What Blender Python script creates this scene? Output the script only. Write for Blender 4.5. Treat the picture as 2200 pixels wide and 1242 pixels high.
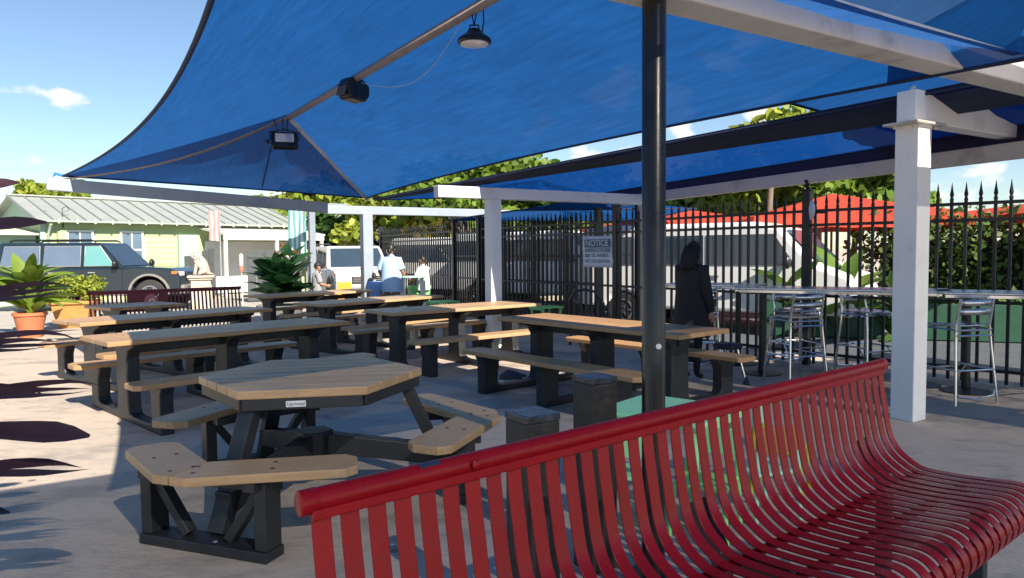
import bpy, bmesh, math, random
import numpy as np
from mathutils import Vector, Matrix

# ------------------------------------------------------------------ scene reset
for o in list(bpy.data.objects):
    bpy.data.objects.remove(o, do_unlink=True)
scene = bpy.context.scene
COL = scene.collection
R = math.radians
rnd = random.Random(7)

# ------------------------------------------------------------------ camera
F_PX, W_PX = 1550.0, 2200.0
CAM_H = 1.5
PITCH = math.atan((621 - 540) / F_PX)
ROLL = R(0.5)
cam_d = bpy.data.cameras.new('camera')
cam_d.sensor_width = 36.0
cam_d.lens = 36.0 * F_PX / W_PX
cam_d.clip_start = 0.05
cam_d.clip_end = 2000
cam = bpy.data.objects.new('camera', cam_d)
COL.objects.link(cam)
fwd = Vector((0, math.cos(PITCH), -math.sin(PITCH)))
up0 = Vector((0, math.sin(PITCH), math.cos(PITCH)))
ri0 = Vector((1, 0, 0))
ri = ri0 * math.cos(ROLL) - up0 * math.sin(ROLL)
up = ri0 * math.sin(ROLL) + up0 * math.cos(ROLL)
m = Matrix((ri, up, -fwd)).transposed().to_4x4()
m.translation = Vector((0, 0, CAM_H))
cam.matrix_world = m
scene.camera = cam

# ------------------------------------------------------------------ sun, sky, exposure
SUN_EL = R(36.5)
SUN_AZ = R(144.5)                       # clockwise from +Y
to_sun = Vector((math.sin(SUN_AZ) * math.cos(SUN_EL), math.cos(SUN_AZ) * math.cos(SUN_EL), math.sin(SUN_EL)))
sun_d = bpy.data.lights.new('sun', 'SUN')
sun_d.energy = 3.7
sun_d.angle = R(0.53)
sun_d.color = (1.0, 0.89, 0.74)
sun = bpy.data.objects.new('sun', sun_d)
COL.objects.link(sun)
sun.rotation_euler = (-to_sun).to_track_quat('-Z', 'Y').to_euler()
sun.location = (20, -30, 30)

world = bpy.data.worlds.new('World')
scene.world = world
world.use_nodes = True
wn, wl = world.node_tree.nodes, world.node_tree.links
wn.clear()
w_out = wn.new('ShaderNodeOutputWorld')
w_bg = wn.new('ShaderNodeBackground')
w_bg.inputs['Strength'].default_value = 0.051
sky = wn.new('ShaderNodeTexSky')
sky.sky_type = 'NISHITA'
sky.sun_disc = False
sky.sun_elevation = SUN_EL
sky.sun_rotation = SUN_AZ
sky.air_density = 1.0
sky.dust_density = 0.15
sky.ozone_density = 3.0
# scattered fair-weather cumulus low in the sky, from noise in the sky's own direction space
tc = wn.new('ShaderNodeTexCoord')
sep = wn.new('ShaderNodeSeparateXYZ')
wl.new(tc.outputs['Generated'], sep.inputs[0])
mp = wn.new('ShaderNodeMapping')
mp.inputs['Scale'].default_value = (1, 1, 1.9)
mp.inputs['Location'].default_value = (0.37, 0.0, 0.0)
wl.new(tc.outputs['Generated'], mp.inputs[0])
nz = wn.new('ShaderNodeTexNoise')
nz.inputs['Scale'].default_value = 9.0
nz.inputs['Detail'].default_value = 9
nz.inputs['Roughness'].default_value = 0.52
wl.new(mp.outputs[0], nz.inputs['Vector'])
band = wn.new('ShaderNodeMapRange')      # clouds thin out upwards
band.inputs['From Min'].default_value = 0.06
band.inputs['From Max'].default_value = 0.24
band.inputs['To Min'].default_value = 0.0
band.inputs['To Max'].default_value = -0.16
wl.new(sep.outputs['Z'], band.inputs['Value'])
addn = wn.new('ShaderNodeMath'); addn.operation = 'ADD'
dotn = wn.new('ShaderNodeVectorMath'); dotn.operation = 'DOT_PRODUCT'   # one bank of cumulus builds up over the land beyond the fence
nrmv = wn.new('ShaderNodeVectorMath'); nrmv.operation = 'NORMALIZE'
wl.new(tc.outputs['Generated'], nrmv.inputs[0]); wl.new(nrmv.outputs[0], dotn.inputs[0])
dotn.inputs[1].default_value = Vector((.222, .963, .150)).normalized()
bank = wn.new('ShaderNodeMapRange'); bank.interpolation_type = 'SMOOTHSTEP'
bank.inputs['From Min'].default_value = 0.975; bank.inputs['From Max'].default_value = 0.9995; bank.inputs['To Max'].default_value = 0.20
wl.new(dotn.outputs['Value'], bank.inputs['Value'])
addb = wn.new('ShaderNodeMath'); addb.operation = 'ADD'
wl.new(nz.outputs['Fac'], addb.inputs[0]); wl.new(bank.outputs[0], addb.inputs[1])
wl.new(addb.outputs[0], addn.inputs[0]); wl.new(band.outputs[0], addn.inputs[1])
cr = wn.new('ShaderNodeMapRange')
cr.interpolation_type = 'SMOOTHSTEP'
cr.inputs['From Min'].default_value = 0.545
cr.inputs['From Max'].default_value = 0.63
wl.new(addn.outputs[0], cr.inputs['Value'])
mixw = wn.new('ShaderNodeMix'); mixw.data_type = 'RGBA'
mixw.inputs['B'].default_value = (7.0, 7.1, 7.2, 1)
wl.new(cr.outputs[0], mixw.inputs['Factor'])
wl.new(sky.outputs[0], mixw.inputs['A'])
wl.new(mixw.outputs['Result'], w_bg.inputs['Color'])
wl.new(w_bg.outputs[0], w_out.inputs['Surface'])

vs = scene.view_settings
vs.view_transform = 'Standard'
vs.look = 'None'
vs.exposure = 1.6
vs.gamma = 1.0
vs.use_curve_mapping = False

# ------------------------------------------------------------------ materials
MATS = {}
def mat(name, color, rough=0.6, metal=0.0, var=0.12, scale=6.0, bump=0.0, bscale=40.0, stretch=(1, 1, 1),
        spec=0.5, trans=None, holes=0.0, orand=0.0, coat=0.0, island=0.0, hue=0.0, coords='Object', dirt=None, dscale=1.5):
    if name in MATS:
        return MATS[name]
    M = bpy.data.materials.new(name)
    M.use_nodes = True
    n, l = M.node_tree.nodes, M.node_tree.links
    b = n['Principled BSDF']
    out = n['Material Output']
    b.inputs['Roughness'].default_value = rough
    b.inputs['Metallic'].default_value = metal
    b.inputs['Specular IOR Level'].default_value = spec
    if coat:
        b.inputs['Coat Weight'].default_value = coat
        b.inputs['Coat Roughness'].default_value = 0.08
    t = n.new('ShaderNodeTexCoord')
    mpn = n.new('ShaderNodeMapping'); mpn.inputs['Scale'].default_value = stretch
    l.new(t.outputs[coords], mpn.inputs[0])
    nzn = n.new('ShaderNodeTexNoise')
    nzn.inputs['Scale'].default_value = scale
    nzn.inputs['Detail'].default_value = 6
    nzn.inputs['Roughness'].default_value = 0.6
    l.new(mpn.outputs[0], nzn.inputs['Vector'])
    mr = n.new('ShaderNodeMapRange')
    mr.inputs['From Min'].default_value = 0.25
    mr.inputs['From Max'].default_value = 0.75
    mr.inputs['To Min'].default_value = 1 - var
    mr.inputs['To Max'].default_value = 1 + var
    l.new(nzn.outputs['Fac'], mr.inputs['Value'])
    hsv = n.new('ShaderNodeHueSaturation')
    hsv.inputs['Color'].default_value = (*color, 1)
    val = mr.outputs[0]
    if island:
        g = n.new('ShaderNodeNewGeometry')
        mi = n.new('ShaderNodeMapRange')
        mi.inputs['To Min'].default_value = 1 - island
        mi.inputs['To Max'].default_value = 1 + island
        l.new(g.outputs['Random Per Island'], mi.inputs['Value'])
        mu = n.new('ShaderNodeMath'); mu.operation = 'MULTIPLY'
        l.new(val, mu.inputs[0]); l.new(mi.outputs[0], mu.inputs[1])
        val = mu.outputs[0]
        if hue:
            mh = n.new('ShaderNodeMapRange')
            mh.inputs['To Min'].default_value = 0.5 - hue
            mh.inputs['To Max'].default_value = 0.5 + hue
            wh = n.new('ShaderNodeTexWhiteNoise'); wh.noise_dimensions = '1D'
            l.new(g.outputs['Random Per Island'], wh.inputs['W'])
            l.new(wh.outputs['Value'], mh.inputs['Value'])
            l.new(mh.outputs[0], hsv.inputs['Hue'])
    if orand:                            # every plank or slat weathers a little differently
        oi = n.new('ShaderNodeObjectInfo')
        mo = n.new('ShaderNodeMapRange'); mo.inputs['To Min'].default_value = 1 - orand; mo.inputs['To Max'].default_value = 1 + orand
        l.new(oi.outputs['Random'], mo.inputs['Value'])
        mu2 = n.new('ShaderNodeMath'); mu2.operation = 'MULTIPLY'
        l.new(val, mu2.inputs[0]); l.new(mo.outputs[0], mu2.inputs[1]); val = mu2.outputs[0]
    l.new(val, hsv.inputs['Value'])
    colout = hsv.outputs[0]
    if dirt:
        nd = n.new('ShaderNodeTexNoise'); nd.inputs['Scale'].default_value = dscale
        nd.inputs['Detail'].default_value = 8; nd.inputs['Roughness'].default_value = 0.65
        l.new(t.outputs[coords], nd.inputs['Vector'])
        md = n.new('ShaderNodeMapRange'); md.interpolation_type = 'SMOOTHSTEP'
        md.inputs['From Min'].default_value = 0.52; md.inputs['From Max'].default_value = 0.72
        md.inputs['To Max'].default_value = dirt[3]
        l.new(nd.outputs['Fac'], md.inputs['Value'])
        mx = n.new('ShaderNodeMix'); mx.data_type = 'RGBA'
        mx.inputs['B'].default_value = (*dirt[:3], 1)
        l.new(md.outputs[0], mx.inputs['Factor']); l.new(colout, mx.inputs['A'])
        colout = mx.outputs['Result']
    l.new(colout, b.inputs['Base Color'])
    rr = n.new('ShaderNodeMapRange')
    rr.inputs['To Min'].default_value = max(0.02, rough - 0.09)
    rr.inputs['To Max'].default_value = min(1, rough + 0.09)
    l.new(nzn.outputs['Fac'], rr.inputs['Value']); l.new(rr.outputs[0], b.inputs['Roughness'])
    if bump:
        nb = n.new('ShaderNodeTexNoise')
        nb.inputs['Scale'].default_value = bscale
        nb.inputs['Detail'].default_value = 5
        l.new(mpn.outputs[0], nb.inputs['Vector'])
        bp = n.new('ShaderNodeBump')
        bp.inputs['Strength'].default_value = 0.6
        bp.inputs['Distance'].default_value = bump
        l.new(nb.outputs['Fac'], bp.inputs['Height'])
        l.new(bp.outputs[0], b.inputs['Normal'])
    if trans:
        tr = n.new('ShaderNodeBsdfTranslucent')
        if trans[1] is None:
            l.new(colout, tr.inputs['Color'])
        else:
            ht = n.new('ShaderNodeHueSaturation'); ht.inputs['Color'].default_value = (*trans[1], 1)
            l.new(val, ht.inputs['Value']); l.new(ht.outputs[0], tr.inputs['Color'])
        ms = n.new('ShaderNodeMixShader'); ms.inputs[0].default_value = trans[0]
        l.new(b.outputs[0], ms.inputs[1]); l.new(tr.outputs[0], ms.inputs[2])
        last = ms
        if holes:                        # open weave: a share of the light passes straight through
            tp = n.new('ShaderNodeBsdfTransparent')
            m2 = n.new('ShaderNodeMixShader'); m2.inputs[0].default_value = holes
            l.new(ms.outputs[0], m2.inputs[1]); l.new(tp.outputs[0], m2.inputs[2]); last = m2
        l.new(last.outputs[0], out.inputs['Surface'])
    MATS[name] = M
    return M

def emit_off_lens(name, color):          # lamp glass, unlit
    return mat(name, color, 0.15, 0, 0.1, 30, spec=0.6)

def ground_material():
    M = bpy.data.materials.new('patio_concrete'); M.use_nodes = True
    n, l = M.node_tree.nodes, M.node_tree.links
    b = n['Principled BSDF']
    t = n.new('ShaderNodeTexCoord')
    def noise(scale, detail, rough, st=(1, 1, 1), rot=0):
        mp_ = n.new('ShaderNodeMapping'); mp_.inputs['Scale'].default_value = st
        mp_.inputs['Rotation'].default_value = (0, 0, rot)
        l.new(t.outputs['Object'], mp_.inputs[0])
        q = n.new('ShaderNodeTexNoise'); q.inputs['Scale'].default_value = scale
        q.inputs['Detail'].default_value = detail; q.inputs['Roughness'].default_value = rough
        l.new(mp_.outputs[0], q.inputs['Vector']); return q.outputs['Fac']
    big, mid, fine = noise(0.45, 5, .6), noise(3.0, 8, .7, (1, 2.2, 1), .6), noise(38, 5, .7, (1, 1.6, 1), .6)
    def ramp(v, a, b_, lo, hi):
        q = n.new('ShaderNodeMapRange'); q.interpolation_type = 'SMOOTHSTEP'
        q.inputs['From Min'].default_value = a; q.inputs['From Max'].default_value = b_
        q.inputs['To Min'].default_value = lo; q.inputs['To Max'].default_value = hi
        l.new(v, q.inputs['Value']); return q.outputs[0]
    def mix(f, a, c):
        q = n.new('ShaderNodeMix'); q.data_type = 'RGBA'
        l.new(f, q.inputs['Factor'])
        if isinstance(a, tuple): q.inputs['A'].default_value = (*a, 1)
        else: l.new(a, q.inputs['A'])
        if isinstance(c, tuple): q.inputs['B'].default_value = (*c, 1)
        else: l.new(c, q.inputs['B'])
        return q.outputs['Result']
    c = mix(ramp(big, .35, .65, 0, 1), (.52, .435, .35), (.455, .39, .33))
    c = mix(ramp(mid, .46, .70, 0, .5), c, (.29, .255, .235))
    c = mix(ramp(fine, .55, .75, 0, .55), c, (.60, .50, .41))
    # small dark droplets and crumbs trodden in
    vor = n.new('ShaderNodeTexVoronoi'); vor.inputs['Scale'].default_value = 2.6
    l.new(t.outputs['Object'], vor.inputs['Vector'])
    spot = ramp(vor.outputs['Distance'], .045, .085, .8, 0)
    c = mix(spot, c, (.10, .09, .085))
    stain = noise(1.15, 7, .62, (1, 1.5, 1), .3)
    c = mix(ramp(stain, .50, .64, 0, .70), c, (.25, .22, .205))
    grit = noise(170, 3, .8)
    c = mix(ramp(grit, .58, .70, 0, .45), c, (.20, .175, .16))
    l.new(c, b.inputs['Base Color'])
    b.inputs['Roughness'].default_value = .78
    bp = n.new('ShaderNodeBump'); bp.inputs['Strength'].default_value = .7; bp.inputs['Distance'].default_value = .025
    hsum = n.new('ShaderNodeMath'); hsum.operation = 'ADD'
    l.new(mid, hsum.inputs[0])
    hm = n.new('ShaderNodeMath'); hm.operation = 'MULTIPLY'; hm.inputs[1].default_value = .45
    l.new(fine, hm.inputs[0]); l.new(hm.outputs[0], hsum.inputs[1])
    l.new(hsum.outputs[0], bp.inputs['Height']); l.new(bp.outputs[0], b.inputs['Normal'])
    return M

# ------------------------------------------------------------------ mesh helpers
class MB:
    def __init__(s): s.v = []; s.f = []; s.m = []
    def add(s, vs_, fs_, mi=0):
        k = len(s.v); s.v += [tuple(p) for p in vs_]
        s.f += [tuple(i + k for i in q) for q in fs_]; s.m += [mi] * len(fs_)
        return s
    def box(s, c, d, rot=None, mi=0):
        hx, hy, hz = d[0] / 2, d[1] / 2, d[2] / 2
        P = [Vector((x, y, z)) for z in (-hz, hz) for y in (-hy, hy) for x in (-hx, hx)]
        if rot is not None: P = [rot @ p for p in P]
        P = [p + Vector(c) for p in P]
        return s.add(P, [(0, 2, 3, 1), (4, 5, 7, 6), (0, 1, 5, 4), (2, 6, 7, 3), (0, 4, 6, 2), (1, 3, 7, 5)], mi)
    def bar(s, a, b, w, h, mi=0, upv=(0, 0, 1)):        # box beam from a to b
        a, b = Vector(a), Vector(b); d = (b - a); L = d.length; d.normalize()
        uv = Vector(upv)
        if abs(d.dot(uv)) > .98: uv = Vector((0, 1, 0))
        y = uv.cross(d).normalized(); z = d.cross(y)
        rot = Matrix((d, y, z)).transposed()
        return s.box((a + b) / 2, (L, w, h), rot, mi)
    def prism(s, poly, h, frame=None, mi=0):            # poly in 2D, extruded h along 3rd axis, centred
        n_ = len(poly)
        P = [(x, y, -h / 2) for x, y in poly] + [(x, y, h / 2) for x, y in poly]
        if frame is not None: P = [frame(p) for p in P]
        fs_ = [tuple(range(n_))[::-1], tuple(range(n_, 2 * n_))]
        fs_ += [(i, (i + 1) % n_, n_ + (i + 1) % n_, n_ + i) for i in range(n_)]
        return s.add(P, fs_, mi)
    def tube(s, pts, r, seg=8, mi=0, caps=True, close=False):
        pts = [Vector(p) for p in pts]; n_ = len(pts)
        rs = r if isinstance(r, (list, tuple)) else [r] * n_
        T = []
        for i in range(n_):
            if close: d = pts[(i + 1) % n_] - pts[i - 1]
            else: d = pts[min(i + 1, n_ - 1)] - pts[max(i - 1, 0)]
            T.append(d.normalized() if d.length > 1e-9 else Vector((0, 0, 1)))
        ref = Vector((0, 0, 1)) if abs(T[0].z) < .9 else Vector((1, 0, 0))
        N = (ref - T[0] * ref.dot(T[0])).normalized()
        V_ = []
        for i in range(n_):
            N = (N - T[i] * N.dot(T[i]))
            N = N.normalized() if N.length > 1e-6 else Vector((1, 0, 0))
            B = T[i].cross(N)
            for k in range(seg):
                a = 2 * math.pi * k / seg
                V_.append(pts[i] + (N * math.cos(a) + B * math.sin(a)) * rs[i])
        fs_ = []
        for i in range(n_ if close else n_ - 1):
            j = (i + 1) % n_
            for k in range(seg):
                fs_.append((i * seg + k, i * seg + (k + 1) % seg, j * seg + (k + 1) % seg, j * seg + k))
        if caps and not close:
            fs_.append(tuple(range(seg))[::-1]); fs_.append(tuple((n_ - 1) * seg + k for k in range(seg)))
        return s.add(V_, fs_, mi)
    def lathe(s, prof, seg=16, c=(0, 0, 0), mi=0, axis=None):
        V_ = []; fs_ = []; n_ = len(prof)
        for r_, z in prof:
            for k in range(seg):
                a = 2 * math.pi * k / seg
                p = Vector((r_ * math.cos(a), r_ * math.sin(a), z))
                if axis is not None: p = axis @ p
                V_.append(p + Vector(c))
        for i in range(n_ - 1):
            for k in range(seg):
                fs_.append((i * seg + k, i * seg + (k + 1) % seg, (i + 1) * seg + (k + 1) % seg, (i + 1) * seg + k))
        fs_.append(tuple(range(seg))[::-1]); fs_.append(tuple((n_ - 1) * seg + k for k in range(seg)))
        return s.add(V_, fs_, mi)
    def ball(s, c, r, seg=12, rings=8, mi=0):
        rr_ = r if isinstance(r, (tuple, list)) else (r, r, r)
        V_ = []; fs_ = []
        for i in range(1, rings):
            th = math.pi * i / rings
            for k in range(seg):
                a = 2 * math.pi * k / seg
                V_.append((c[0] + rr_[0] * math.sin(th) * math.cos(a), c[1] + rr_[1] * math.sin(th) * math.sin(a), c[2] + rr_[2] * math.cos(th)))
        t_, b_ = len(V_), len(V_) + 1
        V_.append((c[0], c[1], c[2] + rr_[2])); V_.append((c[0], c[1], c[2] - rr_[2]))
        for i in range(rings - 2):
            for k in range(seg):
                fs_.append((i * seg + k, (i + 1) * seg + k, (i + 1) * seg + (k + 1) % seg, i * seg + (k + 1) % seg))
        for k in range(seg):
            fs_.append((t_, k, (k + 1) % seg)); o_ = (rings - 2) * seg
            fs_.append((b_, o_ + (k + 1) % seg, o_ + k))
        return s.add(V_, fs_, mi)
    def grid(s, P, mi=0, closeu=False):                  # P rows x cols of points
        nr, nc = len(P), len(P[0]); V_ = [p for row in P for p in row]; fs_ = []
        for i in range(nr - 1):
            for k in range(nc if closeu else nc - 1):
                k2 = (k + 1) % nc
                fs_.append((i * nc + k, i * nc + k2, (i + 1) * nc + k2, (i + 1) * nc + k))
        return s.add(V_, fs_, mi)
    def mesh(s, name):
        me = bpy.data.meshes.new(name)
        me.from_pydata([tuple(p) for p in s.v], [], s.f)
        if any(s.m): me.polygons.foreach_set('material_index', s.m)
        bm = bmesh.new(); bm.from_mesh(me)
        bmesh.ops.recalc_face_normals(bm, faces=bm.faces)
        bm.to_mesh(me); bm.free(); me.update()
        return me
    def build(s, name, mats, parent=None, bevel=0, smooth=False, loc=(0, 0, 0), rotz=0, seg=2):
        return obj(name, s.mesh(name), mats, parent, bevel, smooth, loc, rotz, seg)

def obj(name, me, mats, parent=None, bevel=0, smooth=False, loc=(0, 0, 0), rotz=0, seg=2):
    o = bpy.data.objects.new(name, me); COL.objects.link(o)
    if not me.materials:
        for q in (mats if isinstance(mats, (list, tuple)) else [mats]): me.materials.append(q)
    o.parent = parent; o.location = loc; o.rotation_euler = (0, 0, rotz)
    if smooth:
        me.polygons.foreach_set('use_smooth', [True] * len(me.polygons))
        if smooth is not True:
            try: me.set_sharp_from_angle(angle=R(smooth))
            except Exception: pass
    if bevel:
        b = o.modifiers.new('bevel', 'BEVEL'); b.width = bevel; b.segments = seg
        b.limit_method = 'ANGLE'; b.angle_limit = R(40)
    return o

def tag(o, label, cat, group=None, kind=None):
    o['label'] = label; o['category'] = cat
    if group: o['group'] = group
    if kind: o['kind'] = kind
    return o
def struct(o): o['kind'] = 'structure'; return o
def thing(name, label, cat, loc=(0, 0, 0), rotz=0, group=None):
    o = bpy.data.objects.new(name, None); COL.objects.link(o)
    o.empty_display_size = .2
    o.location = loc; o.rotation_euler = (0, 0, rotz)
    return tag(o, label, cat, group)
def copy_tree(o, parent=None, loc=None, rotz=None, label=None):
    c = o.copy(); COL.objects.link(c); c.parent = parent
    if loc is not None: c.location = loc
    if rotz is not None: c.rotation_euler = (0, 0, rotz)
    if label: c['label'] = label
    for ch in list(o.children): copy_tree(ch, c)
    return c
def clone(o, loc=(0, 0, 0), rotz=0, parent=None):        # another piece on the same mesh
    c = o.copy(); COL.objects.link(c); c.location = loc; c.rotation_euler = (0, 0, rotz)
    c.parent = parent if parent else o.parent
    return c
def text_mesh(txt, size, depth=0.0, align='CENTER'):
    cu = bpy.data.curves.new('lettering', 'FONT'); cu.body = txt; cu.size = size
    cu.extrude = depth; cu.align_x = align; cu.align_y = 'CENTER'
    t_ = bpy.data.objects.new('lettering', cu); COL.objects.link(t_)
    dg = bpy.context.evaluated_depsgraph_get()
    me = bpy.data.meshes.new_from_object(t_.evaluated_get(dg))
    bpy.data.objects.remove(t_, do_unlink=True)
    me.materials.clear()
    return me
def ang(d): return math.atan2(d[1], d[0])
UX, VX = Vector((.844, .536, 0)), Vector((-.536, .844, 0))   # the plaza's two building directions

# shared materials
lumber = mat('tan_plastic_lumber', (.42, .245, .115), .42, 0, .10, 5, .0012, 60, (1, 12, 12), dirt=(.24, .18, .13, .45), dscale=3, orand=.13)
lumber_worn = mat('worn_grey_tan_lumber', (.44, .285, .15), .40, 0, .20, 4, .003, 30, (1, 14, 9), dirt=(.25, .205, .16, .55), dscale=2.6, orand=.12)
black_pl = mat('black_recycled_plastic', (.018, .021, .025), .48, 0, .2, 8, .001, 50, dirt=(.06, .06, .06, .35), dscale=4)
black_paint = mat('black_paint', (.012, .013, .015), .38, 0, .2, 10, .0006, 80)
white_paint = mat('white_painted_timber', (.82, .82, .81), .5, 0, .06, 3, .0015, 22, (1, 1, .3), dirt=(.55, .51, .46, .45), dscale=2.5)
grey_paint = mat('grey_white_painted_beam', (.58, .55, .52), .5, 0, .08, 3, .0015, 22, dirt=(.22, .19, .17, .7), dscale=2.0)
steel = mat('brushed_aluminium', (.62, .64, .66), .28, 1.0, .08, 12)
chrome = mat('polished_aluminium_tube', (.72, .73, .75), .16, 1.0, .06, 12)
red_paint = mat('glossy_red_coating', (.205, .0035, .008), .27, 0, .12, 9, .0006, 60, spec=.22, orand=.07, dirt=(.16, .010, .012, .45), dscale=7)
maroon_paint = mat('maroon_coating', (.13, .010, .022), .35, 0, .12, 9)
canvas = mat('blue_shade_cloth', (.010, .055, .19), .85, 0, .20, 9.0, .012, 70, (.22, 2.4, 1), spec=.05, trans=(.62, (.010, .088, .295)), holes=.022)
canvas_lift = mat('shade_lifting_blue_cloth', (.010, .055, .19), .85, 0, .20, 9.0, .012, 70, (.22, 2.4, 1), spec=.05, trans=(.62, (.012, .098, .30)), holes=.14)  # weave opened extra wide to brighten the shade under the overhead canopies
canvas_deep = mat('deep_blue_shade_cloth', (.006, .035, .15), .85, 0, .16, 9.0, .010, 70, (.22, 2.4, 1), spec=.05, trans=(.6, (.004, .055, .24)), holes=.02)  # deeper blue version of the cloth for the low canopy
canvas_dark = mat('navy_hem_cloth', (.008, .018, .06), .85, 0, .12, 6, .002, 120)
tan_tube = mat('weathered_tan_pipe', (.36, .28, .22), .55, 0, .25, 5, dirt=(.2, .12, .08, .6), dscale=5)

# ================================================================== SETTING
gm = ground_material()
g = MB()
# patio and everything round it: one sheet to the horizon
g.add([(-600, -600, 0), (600, -600, 0), (600, 900, 0), (-600, 900, 0)], [(0, 1, 2, 3)])
struct(g.build('ground', gm))
asphalt = mat('blue_grey_asphalt', (.075, .085, .10), .85, 0, .2, 3, .004, 120, dirt=(.13, .13, .13, .5), dscale=.8)
lot = mat('pale_parking_lot', (.40, .375, .33), .85, 0, .15, 1.2, .004, 60, dirt=(.2, .19, .18, .6), dscale=.5)
rd = MB(); rd.add([(5.0, 8.9, .004), (40, -8, .004), (70, 28, .004), (2.2, 24, .004), (-.5, 16.3, .004)], [(0, 1, 2, 3, 4)])
struct(rd.build('road', asphalt))
pk = MB(); pk.add([(-40, 14.2, .004), (-6.8, 13.6, .004), (-1.4, 17.4, .004), (-4.5, 30, .004), (-40, 30, .004)], [(0, 1, 2, 3, 4)])
struct(pk.build('parking_lot', lot))
# kerb with pale sunlit top on the far side of the fence
kb = MB()
kb.bar((5.6, 13.4, .065), (13.5, 11.2, .065), .3, .13)
struct(kb.build('kerb', mat('pale_kerb', (.62, .58, .5), .8, 0, .1, 4), bevel=.02))

# ------------------------------------------------------------------ shade canopies
def lerp(a, b, t): return Vector(a) * (1 - t) + Vector(b) * t
def edge_curve(a, b, inward, n):
    a, b = Vector(a), Vector(b)
    return [lerp(a, b, i / n) + Vector(inward) * (4 * (i / n) * (1 - i / n)) for i in range(n + 1)]
def to_local(P, rz):
    c, s = math.cos(-rz), math.sin(-rz)
    return [Vector((p[0] * c - p[1] * s, p[0] * s + p[1] * c, p[2])) for p in P]
CRZ = ang(VX)
def panel(bottom, top, rows, sag, seed):
    rg = random.Random(seed); n_ = len(bottom); out = []
    ph = [rg.uniform(0, 6.28) for _ in range(6)]
    for j in range(rows + 1):
        v = j / rows; row = []
        for i in range(n_):
            u_ = i / (n_ - 1)
            p = lerp(bottom[i], top[i], v)
            p.z -= sag * math.sin(math.pi * v) * (.35 + .65 * math.sin(math.pi * u_))
            w_ = math.sin(math.pi * v) * math.sin(math.pi * u_) ** .5
            p.z += w_ * (.014 * math.sin(u_ * 23 + v * 5 + ph[0]) + .010 * math.sin(v * 17 - u_ * 31 + ph[1]) + .006 * math.sin(u_ * 61 + v * 13 + ph[2]))
            row.append(p)
        out.append(row)
    return out
def canopy(label, NLc, FLc, FRc, NRc, R2, R1, inward, sag=.10, hems=True, hemsel=(0, 1, 2, 3), seed=1, name='shade_canopy', cloth=None):
    """hip-roofed tension canopy: near-left, far-left, far-right, near-right corners; ridge R2 (near) to R1 (far)"""
    NLc, FLc, FRc, NRc, R1, R2 = map(Vector, (NLc, FLc, FRc, NRc, R1, R2))
    root = thing(name, label, 'canopy', (0, 0, 0), CRZ, 'blue shade canopies over the seating')
    cen = (NLc + FLc + FRc + NRc) / 4
    def inn(a, b):
        mid_ = (a + b) / 2; d = (cen - mid_); d.z = 0; d.normalize(); q = d * inward
        q.z = .12 * inward
        return q
    n_ = 28
    eL = edge_curve(NLc, FLc, inn(NLc, FLc), n_); eR = edge_curve(NRc, FRc, inn(NRc, FRc) * .62, n_)
    eF = edge_curve(FLc, FRc, inn(FLc, FRc) * .12, n_); eN = edge_curve(NLc, NRc, inn(NLc, NRc) * .45, n_)
    ridge = [lerp(R2, R1, i / n_) for i in range(n_ + 1)]
    for k, (bt, tp) in enumerate(((eL, ridge), (eR, ridge), (eF, [R1] * (n_ + 1)), (eN, [R2] * (n_ + 1)))):
        G = panel(bt, tp, 12, sag, seed + k)
        mb = MB(); mb.grid([to_local(r_, CRZ) for r_ in G])
        fp_ = mb.build('fabric_panel', cloth or canvas, root, smooth=True)
    if hems:
        for e in [(eL, eR, eF, eN)[q] for q in hemsel]:
            mb = MB(); mb.tube(to_local(e, CRZ), .015, 6)
            mb.build('hem', canvas_dark, root, smooth=True)
    return root, eL, eR, eF, eN

PL, PF = Vector((-6.22, 10.09, 2.60)), Vector((-2.50, 12.60, 2.45))
NRc, NLc = Vector((3.05, 4.24, 2.60)), Vector((-.53, 1.66, 2.60))
R1 = Vector((-3.11, 10.23, 3.45)); R2 = Vector((.14, 5.10, 3.45))
cA, eL, eR, eF, eN = canopy('large blue shade canopy with tan ridge pole over the picnic tables', NLc, PL, PF, NRc, R2, R1, .42, .10, seed=3, hemsel=(0, 1, 2))
def cpart(name, pts, r, material, root, seg=8):
    mb = MB(); mb.tube(to_local([Vector(p) for p in pts], CRZ), r, seg)
    return mb.build(name, material, root, smooth=True)
dz = Vector((0, 0, -.05))
cpart('ridge_pole', [R2 + dz, R1 + dz], .042, tan_tube, cA)
cpart('hip_pole', [R1 + dz, PF + dz * .6], .030, grey_paint, cA)
hipL = [lerp(R1, PL, i / 10) + Vector((0, 0, -.045 - .16 * math.sin(math.pi * i / 10))) for i in range(11)]
mbh = MB()
hl = to_local(hipL, CRZ)
for i in range(10): mbh.bar(hl[i], hl[i + 1], .10, .006)
mbh.build('hip_tape', tan_tube, cA)
cpart('seam_cord', [R1 + Vector((-.25, .1, -.30)), lerp(PL, PF, .60) + Vector((.05, -.12, .03))], .010, canvas_dark, cA, 5)
# corner shackle with its white weather cap
mb = MB(); mb.tube(to_local([PL + Vector((.02, .0, .0)), PL + Vector((-.10, -.02, .03)), PL + Vector((-.12, -.02, -.04))], CRZ), .02, 6)
mb.build('corner_cable', mat('blue_cord', (.02, .16, .5), .6), cA, smooth=True)

# canopy beyond the table area, slung from the post beams towards the fence
CL0, CL1 = Vector((3.42, 6.33, 2.80)), Vector((-2.45, 12.95, 2.44))
cC, *_ = canopy('low blue shade canopy between the white posts and the spiked fence',
       CL0 + (CL0 - CL1) * .6, CL1, Vector((1.70, 14.0, 2.60)), Vector((7.1, 2.5, 2.74)),
       Vector((6.0, 3.3, 3.0)), Vector((.5, 12.4, 2.72)), .0, .04, seed=11, hemsel=(0, 1, 2), cloth=canvas_deep)
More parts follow.
